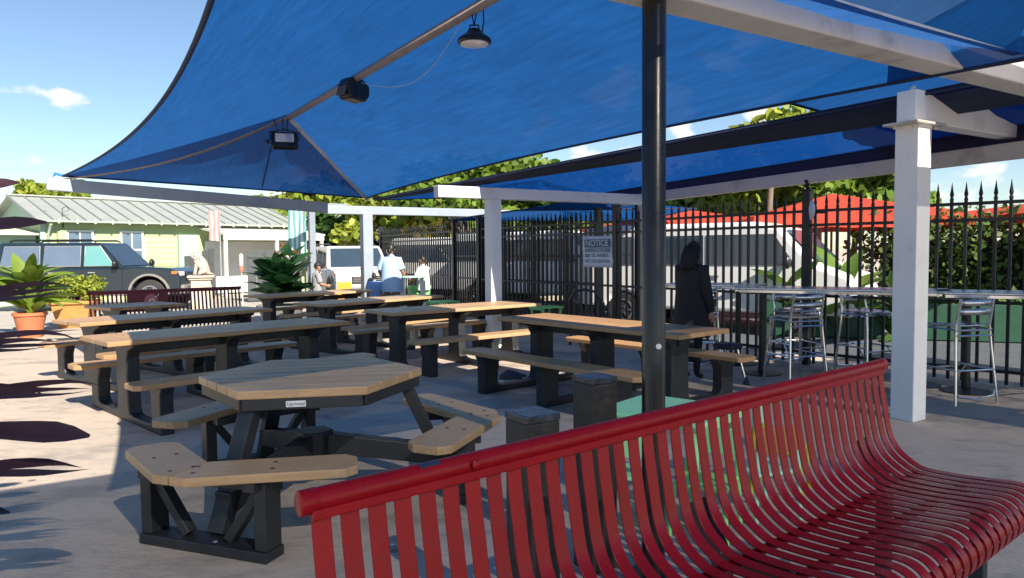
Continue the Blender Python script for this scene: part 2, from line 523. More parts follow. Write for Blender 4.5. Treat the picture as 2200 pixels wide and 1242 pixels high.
# deep dark hem band hanging from the canopy's edges
def band_strip(name, a, b, h0, h1, inward, root, material=canvas_dark, n_=20, drop=.25):
    a, b = Vector(a), Vector(b); T, B = [], []
    for i in range(n_ + 1):
        t_ = i / n_; p = lerp(a, b, t_); h_ = h0 * (1 - t_) + h1 * t_
        T.append(p + Vector((0, 0, .012))); B.append(p + Vector(inward) * h_ + Vector((0, 0, -h_ * drop)))
    mb = MB(); mb.grid([to_local(T, CRZ), to_local(B, CRZ)])
    o = mb.build(name, material, root, smooth=True)
    sm = o.modifiers.new('thickness', 'SOLIDIFY'); sm.thickness = .006
    return o
band_strip('hem_band', CL0 + (CL0 - CL1) * .5 + Vector((0, 0, .02)), CL1 + Vector((0, 0, .02)), .75, .10, UX, cC)
band_strip('hem_band', (7.1, 2.5, 2.74), (1.70, 14.0, 2.60), .012, .012, -UX, cC, drop=19, material=mat('purple_navy_valance', (.020, .018, .055), .85, 0, .1, 5))
# sail tipped up over the entrance, its far corner low
sE = thing('shade_sail', 'tilted blue shade sail above the white post and its beam', 'shade sail', (0, 0, 0), CRZ, 'blue shade canopies over the seating')
a_, b_, c_, d_ = Vector((2.66, 7.05, 2.92)), Vector((3.95, 4.85, 3.62)), Vector((6.3, 6.1, 3.4)), Vector((5.2, 8.9, 2.78))
G = []
for j in range(13):
    G.append([lerp(lerp(a_, b_, i / 16), lerp(d_, c_, i / 16), j / 12) + Vector((0, 0, -.18 * math.sin(math.pi * i / 16) * math.sin(math.pi * j / 12))) for i in range(17)])
mb = MB(); mb.grid([to_local(r_, CRZ) for r_ in G]); mb.build('fabric_panel', canvas, sE, smooth=True)
for e in (G[0], G[-1], [r_[0] for r_ in G], [r_[-1] for r_ in G]):
    mb = MB(); mb.tube(to_local(e, CRZ), .018, 6); mb.build('hem', canvas_dark, sE, smooth=True)
# the canopies over the spot the picture was taken from; the second is added for shade
Bfl, Bfr = Vector((-1.31, 1.64, 2.6)), Vector((2.95, 4.30, 2.62))
back = -VX * 6.6
canopy('blue shade canopy over the red bench, nearest the camera', Bfl + back, Bfl, Bfr, Bfr + back,
       (Bfl + Bfr) / 2 + back * .75 + Vector((0, 0, .9)), (Bfl + Bfr) / 2 + back * .25 + Vector((0, 0, .9)), .0, .06, seed=21, hemsel=(), cloth=canvas_lift)
Gfl, Gfr = Vector((2.80, 4.24, 2.90)), Vector((7.6, 7.1, 2.9))  # extended out of view to close sunny gaps on the ground
canopy('blue shade canopy at the upper right, added to shade the right side', Gfl + back, Gfl, Gfr, Gfr + back,
       (Gfl + Gfr) / 2 + back * .75 + Vector((0, 0, .9)), (Gfl + Gfr) / 2 + back * .25 + Vector((0, 0, .9)), .0, .06, seed=31, hemsel=(), cloth=canvas_lift)
# a small far canopy showing under the beams
canopy('small far blue canopy beyond the second white post', (.1, 12.4, 2.20), (-1.6, 17.2, 2.25), (3.4, 18.6, 2.25), (3.6, 14.1, 2.30),
       (1.6, 14.2, 2.55), (1.0, 16.2, 2.55), .05, .03, seed=41)

# ------------------------------------------------------------------ posts and beams
def post_frame(label, base, top, w, beam_z, beam_from, beam_to, bw, bh, cap=True, group='white posts carrying the canopies', pm=white_paint, bmat=white_paint, rz=None, collar=False):
    rz = ang(UX) if rz is None else rz
    root = thing('canopy_post', label, 'post', base, rz, group)
    mb = MB(); mb.box((0, 0, top / 2), (w, w, top)); mb.build('post', pm, root, bevel=.008)
    mb = MB(); mb.box(((beam_from + beam_to) / 2, 0, beam_z), (beam_to - beam_from, bw, bh)); mb.build('beam', bmat, root, bevel=.01)
    if collar:
        mb = MB(); mb.box((.02, 0, beam_z - bh / 2 - .012), (w + .26, w + .10, .022)); col_ = mb.build('collar_plate', mat('galvanised_plate', (.55, .53, .49), .5, .4, .15, 8, dirt=(.3, .2, .12, .6)), root, bevel=.004)
        for sx in (-.15, .12, .19):
            for sy in (-.08, .08):
                b = MB(); b.lathe([(.012, -.045), (.016, -.03), (.016, -.018), (.011, -.012)], 8, (sx, sy, beam_z - bh / 2 - .004)); b.build('bolt', MATS['galvanised_plate'], root)
        b = MB(); b.lathe([(.01, 0), (.022, .01), (.026, .03), (.02, .045), (.0, .05)], 10, (-.02, 0, beam_z + bh / 2)); b.build('eye_nut', MATS['galvanised_plate'], root)
    return root
shade_white = mat('shade_toned_white_paint', (.26, .31, .37), .5, 0, .06, 3, dirt=(.4, .38, .35, .4))  # white paint darkened so its colour carries the shade
sky_shade_white = mat('sky_shade_white_paint', (.60, .68, .76), .5, 0, .06, 3, dirt=(.45, .43, .4, .35))  # white paint tinted with the blue of sky-lit shade
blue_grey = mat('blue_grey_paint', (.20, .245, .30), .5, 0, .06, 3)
post_frame('near white square post carrying a beam above the red bench', (3.465, 6.267, 0), 2.57, .205, 2.70, -.12, 6.4, .17, .27, collar=True)
post_frame('white post between the two middle picnic tables with a short beam stub', (-.28, 10.94, 0), 2.285, .19, 2.37, -.95, 3.3, .16, .17, pm=sky_shade_white, bmat=sky_shade_white)
post_frame('far white post beside the adult in the light blue shirt', (-3.15, 15.7, 0), 2.32, .22, 2.41, -.87, 5.2, .18, .18, pm=shade_white, bmat=shade_white)
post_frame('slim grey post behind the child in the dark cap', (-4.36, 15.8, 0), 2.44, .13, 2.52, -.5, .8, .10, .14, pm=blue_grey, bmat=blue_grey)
root = thing('edge_beam', 'shade-toned beam slung below the far edge of the large canopy', 'beam', (-6.08, 9.78, 0), ang((.829, .559)))
mb = MB(); mb.bar((-.15, 0, 2.455), (3.70, 0, 2.235), .10, .17); mb.build('beam', shade_white, root, bevel=.01)  # its grey stands in for the canopy's shade
root = thing('edge_beam', 'grey beam along the fence side of the low canopy', 'beam', (2.2, 12.9, 0), ang((.415, -.91)))
mb = MB(); mb.bar((-.6, 0, 2.40), (9.2, 0, 2.44), .12, .16); mb.build('beam', grey_paint, root, bevel=.01)
for x in (-.4, 5.2): 
    mb = MB(); mb.box((x, .35, 1.2), (.1, .1, 2.38)); mb.build('post', black_paint, root)
# heavy beam crossing the top right, on its own post out to the right
root = thing('canopy_beam', 'heavy off-white box beam crossing the upper right corner', 'beam', (1.17, 3.6, 0), ang(UX))
mb = MB(); mb.box((1.55, 0, 2.70), (5.0, .20, .20)); mb.build('beam', grey_paint, root, bevel=.012)
mb = MB(); mb.box((3.95, 0, 1.3), (.2, .2, 2.6)); mb.build('post', white_paint, root, bevel=.01)
# corner post of the big canopy's far left with its weather cap
root = thing('weather_cap', 'white plastic cap hanging at the far left canopy corner', 'cap', (-6.30, 10.06, 2.47))
mb = MB(); mb.lathe([(.005, .13), (.03, .11), (.05, .04), (.052, -.03), (.035, -.08), (.008, -.10)], 12); mb.build('cap', mat('white_plastic', (.8, .79, .76), .5), root, smooth=True)

# ================================================================== FENCE
iron = mat('black_fence_iron', (.010, .011, .014), .42, 0, .25, 12, .0005, 60, dirt=(.05, .03, .02, .3), dscale=5)
pick = MB(); pick.box((0, 0, 1.02), (.030, .030, 2.00))
pick.lathe([(.017, 2.01), (.022, 2.035), (.013, 2.05), (.022, 2.085), (.012, 2.14), (.002, 2.22)], 8)
picket_me = pick.mesh('picket'); picket_me.materials.append(iron)
def fence(label, a, b, post_a=True, post_b=False, spacing=.14, z0=.1, finial=False, group='spiked iron fence runs', ph=2.24, rails=(1.98, 1.80, .90, .16), jitter=.0):
    a, b = Vector((*a, 0)), Vector((*b, 0)); d = b - a; L = d.length
    root = thing('iron_fence', label, 'fence', a, ang(d), group)
    n_ = int(L / spacing)
    for i in range(n_):
        x = spacing * (i + .75)
        if x > L - .07: break
        o = bpy.data.objects.new('picket', picket_me); COL.objects.link(o); o.parent = root
        o.location = (x, rnd.uniform(-jitter, jitter), 0)
    for z in rails:
        mb = MB(); mb.box((L / 2, 0, z), (L - .02, .040, .036)); mb.build('rail', iron, root, bevel=.003)
    ends = ([0] if post_a else []) + ([L] if post_b else [])
    for x in ends:
        mb = MB(); mb.box((x, 0, ph / 2), (.10, .10, ph)); mb.box((x, 0, ph + .012), (.118, .118, .024))
        p = mb.build('fence_post', iron, root, bevel=.004)
        if finial:
            f_ = MB(); f_.lathe([(.02, ph + .02), (.028, ph + .04), (.016, ph + .07), (.045, ph + .12), (.03, ph + .14), (.004, ph + .15)], 10, (x, 0, 0)); f_.build('finial', iron, p)
    return root
fence('black spiked fence run behind the bar tables at the far right', (3.80, 9.30), (7.2, 5.65), True, False, finial=True)
fence('black spiked fence run between the round cap post and the notice', (1.76, 12.16), (3.80, 9.30), True, False)
fence('black spiked fence run behind the notice and the white post', (-.70, 15.60), (1.76, 12.16), True, False)
fence('black spiked fence run beyond the children near the parked white car', (-3.90, 21.60), (-1.35, 17.0), True, True)
fence('black spiked gate leaf swung back behind the fence, doubling the bars', (-.62, 15.95), (1.55, 13.0), True, True, spacing=.125, rails=(1.92, 1.40, .90, .50, .16))
fence('black spiked gate leaf next to the two tall gate posts', (-1.35, 17.0), (-.72, 15.95), True, True, spacing=.115, rails=(1.92, 1.40, .90, .16), ph=2.2)
# round convex mirror disc on the finial post
root = thing('round_disc', 'round white disc mounted on the fence post with the finial', 'disc', (3.93, 9.22, 1.99), ang((2.04, -2.86)) - R(38))
dm = MB(); dm.lathe([(.01, .0), (.115, .004), (.13, .016), (.115, .030), (.01, .040)], 24, (.0, -.10, 0), axis=Matrix.Rotation(R(90), 3, 'X'))
dm.build('disc', mat('white_disc', (.72, .75, .8), .35, 0, .05, 6), root, smooth=40)
br = MB(); br.bar((0, -.03, -.02), (0, .05, -.02), .05, .05); br.build('bracket', iron, root)

# ------------------------------------------------------------------ the notice on the fence
nd_ = Vector((1.76 + .70, 12.16 - 15.60, 0)).normalized()
npos = Vector((1.76, 12.16, 0)) - nd_ * .40 + Vector((-nd_.y, nd_.x, 0)) * 0
cam_side = Vector((nd_.y, -nd_.x, 0))
if cam_side.y > 0: cam_side = -cam_side
root = thing('notice_sign', 'pale blue-white printed notice tied to the black fence', 'sign', npos + cam_side * .055 + Vector((0, 0, 1.48)), 0)
xdir = Vector((-cam_side.y, cam_side.x, 0))       # reading direction as seen from the tables
if xdir.x < 0: xdir = -xdir
root.rotation_euler = (0, 0, ang(xdir))
paper = mat('notice_paper', (.66, .72, .80), .5, 0, .06, 4, .002, 6)
ink = mat('notice_blue_ink', (.05, .10, .20), .5, 0, .1, 10)
ink2 = mat('notice_grey_ink', (.17, .22, .34), .5, 0, .15, 10)
mb = MB(); NX, NZ = 12, 8; P = []
for j in range(NZ + 1):
    P.append([(-.37 + .74 * i / NX, -.010 * math.sin(3 * i / NX + j * .3), -.27 + .54 * j / NZ) for i in range(NX + 1)])
mb.grid(P); o = mb.build('sheet', paper, root, smooth=True); sm = o.modifiers.new('thickness', 'SOLIDIFY'); sm.thickness = .004; sm.offset = 1
def flat(name, cx, cz, w, h, material, y=-.020):
    q = MB(); q.box((cx, y, cz), (w, .002, h)); return q.build(name, material, root)
flat('header_band', 0, .145, .64, .145, ink)
flat('text_band', -.255, .025, .115, .066, ink2); flat('text_band', .065, .025, .49, .066, ink2)
flat('text_band', -.255, -.065, .115, .066, ink2)
def word(txt, cx, cz, size, material, sx=1.0, y=-.0235):
    me = text_mesh(txt, size, .0008)
    o = obj('lettering', me, material, root); o.location = (cx, y, cz); o.rotation_euler = (R(90), 0, 0); o.scale = (sx, 1, 1)
    return o
word('NOTICE', 0, .145, .150, paper, 1.05)
word('TOIA  E', .06, .025, .055, paper, 1.3)
word('EEE AIIEIIBLE', .075, -.065, .085, ink, .92)
word('NOT DE SEATSSA', 0, -.165, .085, ink, .95)

# ================================================================== PICNIC TABLES
def half_profile():
    return [(.885, 0), (.885, .34), (.92, .40), (.62, .40), (.66, .345), (.685, .30), (.69, .12), (.67, .08), (.60, .065),
            (.26, .065), (.17, .08), (.14, .12), (.13, .30), (.13, .58), (.17, .645), (.30, .69), (.31, .715)]
hp = half_profile()
frame_poly = hp + [(-x, z) for x, z in hp[::-1]]
fr = MB(); fr.prism(frame_poly, .115, lambda p: (p[2], p[0], p[1]))
frame_me = fr.mesh('leg_frame'); frame_me.materials.append(black_pl)
def chamfer_rect(lx, ly, c):
    a, b = lx / 2, ly / 2
    return [(-a + c, -b), (a - c, -b), (a, -b + c), (a, b - c), (a - c, b), (-a + c, b), (-a, b - c), (-a, -b + c)]
def picnic_table(label, loc, axis, length=2.4, stations=(-.92, 0, .92), wood=lumber, seat_len=None, name='picnic_table', seats=True):
    root = thing(name, label, 'picnic table', (*loc, 0), ang(axis), 'long picnic tables with black frames')
    for k in (-1, 1):
        mb = MB(); mb.prism([(x, y) for x, y in [(-length / 2, -.19), (length / 2, -.19), (length / 2, .19), (-length / 2, .19)]], .042, lambda p, k=k: (p[0], p[1] + k * .1925, p[2] + .738))
        pl_ = mb.build('tabletop_plank', wood, root, bevel=.006)
    sl = seat_len or length - .04
    for k in ((-1, 1) if seats else ()):
        mb = MB(); mb.prism(chamfer_rect(sl, .285, .05), .045, lambda p, k=k: (p[0], p[1] + k * .785, p[2] + .424))
        s_ = mb.build('seat_plank', wood, root, bevel=.006)
        for x in stations:
            for dx in (-.03, .03):
                for dy in (-.06, .06):
                    pass
    for x in stations:
        o = bpy.data.objects.new('leg_frame', frame_me); COL.objects.link(o); o.parent = root; o.location = (x, 0, 0)
        b = o.modifiers.new('bevel', 'BEVEL'); b.width = .012; b.segments = 2; b.limit_method = 'ANGLE'; b.angle_limit = R(50)
    mb = MB(); mb.box((0, 0, .64), (length - .5, .09, .075)); mb.build('stretcher', black_pl, root, bevel=.006)
    # screw heads
    mb = MB()
    for x in stations:
        for yy in (-.29, -.10, .10, .29):
            mb.lathe([(.009, .7588), (.009, .7606), (.004, .7612)], 6, (x, yy, 0))
        if seats:
            for yy in (-.85, -.72, .72, .85):
                mb.lathe([(.009, .4463), (.009, .4481), (.004, .4487)], 6, (x, yy, 0))
    s_ = mb.build('screw_heads', black_paint, root); s_['kind'] = 'stuff'
    return root
picnic_table('front left long picnic table with a sunlit orange end', (-2.87, 7.20), (.69, .72))
picnic_table('second left long picnic table, in front of the maroon bench', (-4.27, 9.00), (.61, .79))
picnic_table('middle long picnic table left of the white post', (-.76, 9.84), (.787, .616), wood=lumber_worn)
picnic_table('middle far picnic table in front of the adult in light blue', (-2.23, 11.58), (.61, .79), length=2.5, wood=lumber_worn)
picnic_table('farthest long picnic table beside the leafy planter', (-3.78, 13.62), (.62, .78), wood=lumber_worn)
picnic_table('right long picnic table behind the black round pole', (.93, 7.43), (.65, -.76), length=2.5)
# square plank table by the maroon bench
root = thing('plank_table', 'square table of cross planks in front of the maroon bench', 'table', (-5.63, 10.75, 0), ang((.62, .78)))
for i in range(6):
    mb = MB(); mb.box((-.45 + .18 * i, 0, .735), (.170, .90, .045)); mb.build('tabletop_plank', lumber, root, bevel=.008)
for x in (-.3, .3):
    mb = MB(); mb.prism([(.36, 0), (.34, .09), (.14, .13), (.12, .55), (.3, .66), (.34, .71), (-.34, .71), (-.3, .66), (-.12, .55), (-.14, .13), (-.34, .09), (-.36, 0)], .11, lambda p, x=x: (p[2] + x, p[0], p[1]))
    mb.build('leg_frame', black_pl, root, bevel=.01)

# ------------------------------------------------------------------ hexagonal table
HC, HR, HTH = Vector((-1.24, 4.45, 0)), .675, R(10)
root = thing('hexagon_table', 'hexagonal picnic table with attached angled bench seats', 'picnic table', HC, HTH)
# local frame: hexagon vertex k at angle 180+60k; planks run parallel to the side between k=1 and k=2
hexv = [Vector((HR * math.cos(R(180 + 60 * k)), HR * math.sin(R(180 + 60 * k)))) for k in range(6)]
def hex_half_w(y, Rr):                       # half width of the hexagon (points on +-x) at height y
    return Rr - abs(y) / math.sqrt(3)
hh = HR * math.sqrt(3) / 2
NPL = 8; pw = 2 * hh / NPL
for i in range(NPL):
    y0, y1 = -hh + pw * i + .006, -hh + pw * (i + 1) - .006
    if y0 * y1 < 0: poly = [(-hex_half_w(y0, HR), y0), (hex_half_w(y0, HR), y0), (HR, 0), (hex_half_w(y1, HR), y1), (-hex_half_w(y1, HR), y1), (-HR, 0)]
    else: poly = [(-hex_half_w(y0, HR), y0), (hex_half_w(y0, HR), y0), (hex_half_w(y1, HR), y1), (-hex_half_w(y1, HR), y1)]
    mb = MB(); mb.prism(poly, .048, lambda p: (p[0], p[1], p[2] + .740)); mb.build('tabletop_plank', lumber_worn, root, bevel=.006)
# black apron ring
for k in range(6):
    a = Vector((*hexv[k] * .945, .684)); b = Vector((*hexv[(k + 1) % 6] * .945, .684))
    mb = MB(); mb.bar(a, b, .04, .062); ap = mb.build('apron', black_pl, root, bevel=.004)
    if k == 1:                                # maker's plate on the front apron
        mid_ = a.lerp(b, .44); d = (b - a).normalized(); nrm = Vector((d.y, -d.x, 0))
        q = MB(); q.box((0, 0, 0), (.105, .004, .034)); pl_ = q.build('label_plate', mat('white_label', (.75, .76, .76), .35), ap, bevel=.006)
        pl_.location = mid_ + nrm * .023; pl_.rotation_euler = (0, 0, ang(d))
        me = text_mesh('Uprimed', .026, .0004); tx = obj('lettering', me, mat('label_ink', (.03, .04, .05), .5), root)
        tx.location = mid_ + nrm * .0258; tx.rotation_euler = (R(90), 0, ang(d))
# hub
mb = MB(); mb.lathe([(.115, .245), (.115, .40)], 6); mb.build('hub', black_pl, root, bevel=.008)
mb = MB(); mb.lathe([(.016, .7635), (.016, .7660), (.008, .7665)], 10, (0, 0, 0)); mb.build('umbrella_hole_cap', black_paint, root)
bm_ = MB(); bm_.lathe([(.011, .4506), (.011, .4528), (.005, .4534)], 7); bolt_me = bm_.mesh('bolt_head'); bolt_me.materials.append(black_paint)
# three V-shaped seats at vertices 1, 3, 5
SR_O, SR_I = 1.215, .90
for k in (1, 3, 5):
    vo = Vector((math.cos(R(180 + 60 * k)), math.sin(R(180 + 60 * k)), 0))
    for sgn in (-1, 1):
        w_ = Vector((math.cos(R(180 + 60 * (k + sgn))), math.sin(R(180 + 60 * (k + sgn))), 0))
        d = (w_ - vo).normalized()
        O, I = vo * SR_O, vo * SR_I
        tang = Vector((-vo.y, vo.x, 0)) * sgn
        Oc = O - vo * .055 + tang * .095          # outer mitre corner is clipped off
        Om = O - vo * .055 + tang * .003
        Im = I + tang * .003
        nin = Vector((-d.y, d.x, 0)); nin = nin if nin.dot(-vo) > 0 else -nin
        L = .74 if (k == 1 and sgn < 0) else .92
        e1 = Oc + d * (L - .18); e2 = e1 + d * .07 + nin * .07
        wid = (I - O).dot(nin)
        iA = I + d * (L - .38)
        e4 = O + d * (L - .08) + nin * wid; e3 = O + d * (L + .0) + nin * (wid - .08)
        poly = [Om, Oc, e1, e1 + d * .06 + nin * .055, O + d * (L - .02) + nin * (wid - .06), O + d * (L - .08) + nin * wid, Im]
        mb = MB(); mb.prism([(p.x, p.y) for p in poly], .046, lambda p: (p[0], p[1], p[2] + .428)); st = mb.build('seat_plank', lumber_worn, root, bevel=.006)
        for fr_ in (.10, .50):
            for wv in (.30, .70):
                c = O + d * (L * fr_ + .04) + nin * (wid * wv)
                bo = bpy.data.objects.new('bolt_head', bolt_me); COL.objects.link(bo); bo.parent = st; bo.location = (c.x, c.y, 0)
    # end frame: base board on the ground, uprights to the seats, diagonal braces, slanting table leg
    tg = Vector((-vo.y, vo.x, 0)); B0 = vo * .90
    def zp(p, z): return Vector((p.x, p.y, z))
    mb = MB(); mb.bar(zp(B0 - tg * .40, .027), zp(B0 + tg * .40, .027), .14, .054); mb.build('base_board', black_pl, root, bevel=.006)
    mb = MB(); mb.bar(zp(B0 - vo * .05 - tg * .40 + vo * .02, .365), zp(B0 - vo * .05 + tg * .40 + vo * .02, .365), .09, .075); mb.build('seat_bearer', black_pl, root, bevel=.006)
    for sgn in (-1, 1):
        mb = MB(); mb.bar(zp(B0 + tg * sgn * .36, .054), zp(B0 + tg * sgn * .36, .405), .07, .12, upv=vo); mb.build('upright', black_pl, root, bevel=.006)
        mb = MB(); mb.bar(zp(B0 + vo * .0 + tg * sgn * .13, .065), zp(B0 + tg * sgn * .32, .33), .06, .05); mb.build('brace', black_pl, root, bevel=.005)
    # bearer blocks reaching out under the seat ends
    for sgn in (-1, 1):
        d = Vector((math.cos(R(180 + 60 * (k + sgn))), math.sin(R(180 + 60 * (k + sgn))), 0)) - vo; d.normalize()
        s0 = B0 + tg * sgn * .33
        mb = MB(); mb.bar(zp(s0 + vo * .10, .378), zp(s0 - vo * .20, .378), .07, .05); mb.build('seat_bearer', black_pl, root, bevel=.005)
    mb = MB(); mb.bar(zp(vo * .84, .054), zp(vo * .57, .655), .075, .10, upv=tg); mb.build('table_leg', black_pl, root, bevel=.006)
    mb = MB(); mb.bar(zp(vo * .80, .20), zp(vo * .08, .32), .10, .12); mb.build('stretcher_beam', black_pl, root, bevel=.006)
    mb = MB(); mb.lathe([(.012, .061), (.016, .067), (.010, .073)], 8, tuple(zp(B0 + vo * .05 + tg * .08, 0))); mb.build('anchor_bolt', steel, root)

# ================================================================== SLATTED BENCHES
def bench(label, A, B, zs, paint, nsl, slat_w, frame_mat, plate=False, name='slat_bench', group='curved slat benches'):
    """A, B: rail ends on plan; sitting side is to the right of A->B seen from above"""
    A, B = Vector((*A, 0)), Vector((*B, 0)); d = B - A; L = d.length
    root = thing(name, label, 'bench', A, ang(d), group)
    s, h = zs
    # profile in (y towards sitter = -y local, z)
    prof = [(-.010, h - .02), (.0, h - .10), (.014, h - .18), (.026, s + .15) if h - s < .42 else (.022, s + .20), (.042, s + .095), (.074, s + .045), (.125, s + .008), (.18, s - .012),
            (.31, s - .010), (.44, s + .002), (.510, s + .006), (.552, s - .010), (.578, s - .045), (.578, s - .085), (.558, s - .115), (.530, s - .128)]
    # refine with Catmull-Rom
    fine = []
    for i in range(len(prof) - 1):
        p0, p1, p2, p3 = [Vector(prof[max(0, min(len(prof) - 1, j))]) for j in (i - 1, i, i + 1, i + 2)]
        for t_ in (0, .34, .67):
            fine.append(.5 * ((2 * p1) + (p2 - p0) * t_ + (2 * p0 - 5 * p1 + 4 * p2 - p3) * t_ ** 2 + (3 * p1 - p0 - 3 * p2 + p3) * t_ ** 3))
    fine.append(Vector(prof[-1]))
    mb = MB(); th = .0055; rows = [[], [], [], []]
    for i, p in enumerate(fine):
        q = fine[min(i + 1, len(fine) - 1)] - fine[max(i - 1, 0)]; q.normalize(); nn = Vector((-q.y, q.x)) * th
        rows[0].append((-slat_w / 2, -(p.x), p.y)); rows[1].append((slat_w / 2, -(p.x), p.y))
        rows[2].append((slat_w / 2, -(p.x + nn.x), p.y + nn.y)); rows[3].append((-slat_w / 2, -(p.x + nn.x), p.y + nn.y))
    mb.grid([[r_[i] for r_ in rows] for i in range(len(fine))], closeu=True)
    n0 = len(fine) * 4
    mb.f += [(0, 1, 2, 3), (n0 - 4, n0 - 3, n0 - 2, n0 - 1)]; mb.m += [0, 0]
    sme = mb.mesh('slat'); sme.materials.append(paint)
    sme.polygons.foreach_set('use_smooth', [True] * len(sme.polygons)); sme.set_sharp_from_angle(angle=R(40))
    pitch = (L - slat_w) / (nsl - 1)
    for i in range(nsl):
        o = bpy.data.objects.new('slat', sme); COL.objects.link(o); o.parent = root; o.location = (slat_w / 2 + pitch * i, 0, 0)
        bv = o.modifiers.new('bevel', 'BEVEL'); bv.width = .0018; bv.segments = 2; bv.limit_method = 'ANGLE'; bv.angle_limit = R(50)
    # top rail: flattened tube with end caps
    mb = MB(); prof_r = []
    for k in range(16):
        a = 2 * math.pi * k / 16; prof_r.append((.021 * math.cos(a), .026 * math.sin(a)))
    rows_ = []
    for x in (-.012, L * .33, L * .66, L + .012): rows_.append([(x, .012 + y, h + z) for y, z in prof_r])
    mb.grid(rows_, closeu=True); mb.f += [tuple(range(16)), tuple(range(48, 64))]; mb.m += [0, 0]
    mb.build('top_rail', paint, root, smooth=50)
    for x in (-.004, L + .004):
        mb = MB(); rows_ = [[(x + dx, .012 + y * sc, h + z * sc) for y, z in prof_r] for dx, sc in ((-.020, .86), (-.018, 1.05), (.018, 1.05), (.020, .98))]
        mb.grid(rows_, closeu=True); mb.f += [tuple(range(16)), tuple(range(48, 64))]; mb.m += [0, 0]
        mb.build('rail_end_cap', paint, root, smooth=50, bevel=.003)
    # lip under the rail that the slats are welded to
    mb = MB(); mb.box((L / 2, -.002, h - .026), (L, .010, .022)); mb.build('rail_lip', paint, root, bevel=.003)
    # cross tubes under the seat and behind the back
    for y, z, r_ in ((-.542, s - .075, .022), (-.33, s - .030, .015), (-.16, s - .030, .015)):
        mb = MB(); mb.tube([(.03, y, z), (L - .03, y, z)], r_, 10); mb.build('cross_tube', paint, root, smooth=50)
    # end frames
    for x in (.16, L / 2, L - .16):
        pts = [(x, -.42, 0.0), (x, -.42, s - .055), (x, -.08, s - .055), (x, .02, s + .10)]
        for a, b in zip(pts[:-1], pts[1:]):
            mb = MB(); mb.bar(a, b, .05, .05); mb.build('leg', frame_mat, root, bevel=.004)
        mb = MB(); mb.bar((x, -.08, 0), (x, -.08, s - .055), .05, .05); mb.build('leg', frame_mat, root, bevel=.004)
        mb = MB(); mb.bar((x, -.40, s - .27), (x, -.10, s - .27), .045, .045); mb.build('leg_stretcher', frame_mat, root, bevel=.004)
        for y in (-.42, -.08):
            mb = MB(); mb.box((x, y, .006), (.11, .09, .012)); mb.build('foot_plate', frame_mat, root, bevel=.003)
    if plate:
        mb = MB(); mb.box((L * .36, -.034, s + .27), (.62, .012, .30)); pl_ = mb.build('back_panel', paint, root, bevel=.004)
        pm = mat('faded_pink_badge', (.42, .13, .14), .5); wm = mat('white_badge_mark', (.75, .70, .68), .5)
        mb = MB(); mb.lathe([(.10, 0), (.10, .004)], 24, (L * .38, -.042, s + .30), axis=Matrix.Rotation(R(90), 3, 'X')); mb.build('badge', pm, pl_)
        mb = MB(); mb.tube([(L * .36, -.049, s + .25), (L * .375, -.049, s + .31), (L * .39, -.049, s + .32), (L * .405, -.049, s + .27), (L * .42, -.049, s + .25)], .010, 6); mb.build('badge_mark', wm, pl_)
        mb = MB(); mb.tube([(L * .40, -.048, s + .34), (L * .425, -.048, s + .37), (L * .43, -.048, s + .40)], .006, 6); mb.build('badge_mark', wm, pl_)
    return root
rb = bench('glossy red slat bench filling the lower right foreground', (-.405, 1.420), (1.586, 3.060), (.605, 1.0), red_paint, 41, .0430, mat('dark_bench_leg', (.012, .02, .03), .4, 0, .1, 8), name='red_slat_bench')
bench('maroon slat bench with a centre panel in front of the parked dark car', (-6.66, 11.33), (-4.82, 12.76), (.45, .90), maroon_paint, 38, .030, black_paint, plate=True, name='maroon_slat_bench')
# weld bolt and a chipped patch on the red rail
q = MB(); q.lathe([(.008, 0), (.012, .003), (.012, .006), (.006, .010)], 12, (.40, -.010, 1.002), axis=Matrix.Rotation(R(90), 3, 'X')); q.build('rail_bolt', red_paint, rb, smooth=40)
q = MB(); rows_ = [[(x, .012 + .0216 * math.cos(R(a)), 1.0 + .0266 * math.sin(R(a))) for a in (96, 108, 120, 132)] for x in (.255, .27, .29, .31)]
q.grid(rows_); q.build('paint_chip', mat('bare_dark_metal', (.02, .03, .06), .4), rb)

# ================================================================== SMALL FURNITURE
def bollard(label, c, h, w, rz):
    root = thing('square_bollard', label, 'bollard', (*c, 0), rz, 'black square bollards behind the red bench')
    mb = MB(); mb.box((0, 0, (h - .03) / 2), (w, w, h - .03)); mb.build('shaft', mat('black_bollard_paint', (.022, .022, .023), .6, 0, .3, 9, .003, 24, (1, 1, 3), dirt=(.10, .085, .07, .5), dscale=6), root, bevel=.006)
    mb = MB(); mb.box((0, 0, h - .015), (w + .006, w + .006, .03)); mb.build('cap', mat('bollard_cap_film', (.045, .055, .07), .18, 0, .6, 14, .006, 20), root, bevel=.006)
bollard('shorter black square bollard with a crinkled shiny top', (.072, 2.68), .90, .148, R(33))
bollard('taller black square bollard beside the round pole', (.385, 3.36), .915, .148, R(33))
root = thing('round_pole', 'black round steel pole rising from behind the red bench', 'pole', (.640, 3.255, 0))
mb = MB(); mb.lathe([(.053, 0), (.053, 3.02), (.045, 3.03)], 28); mb.build('shaft', mat('black_pole_paint', (.014, .015, .016), .30, 0, .25, 8, .0008, 40), root, smooth=40)
mb = MB(); mb.lathe([(.11, 0), (.11, .012), (.06, .016)], 20); mb.build('base_flange', black_paint, root)
mb = MB(); mb.lathe([(.0125, 0), (.0125, .004), (.006, .005)], 12, (.012, -.053, 1.07), axis=Matrix.Rotation(R(90), 3, 'X')); mb.build('white_dot', mat('white_sticker', (.7, .7, .68), .5), root)

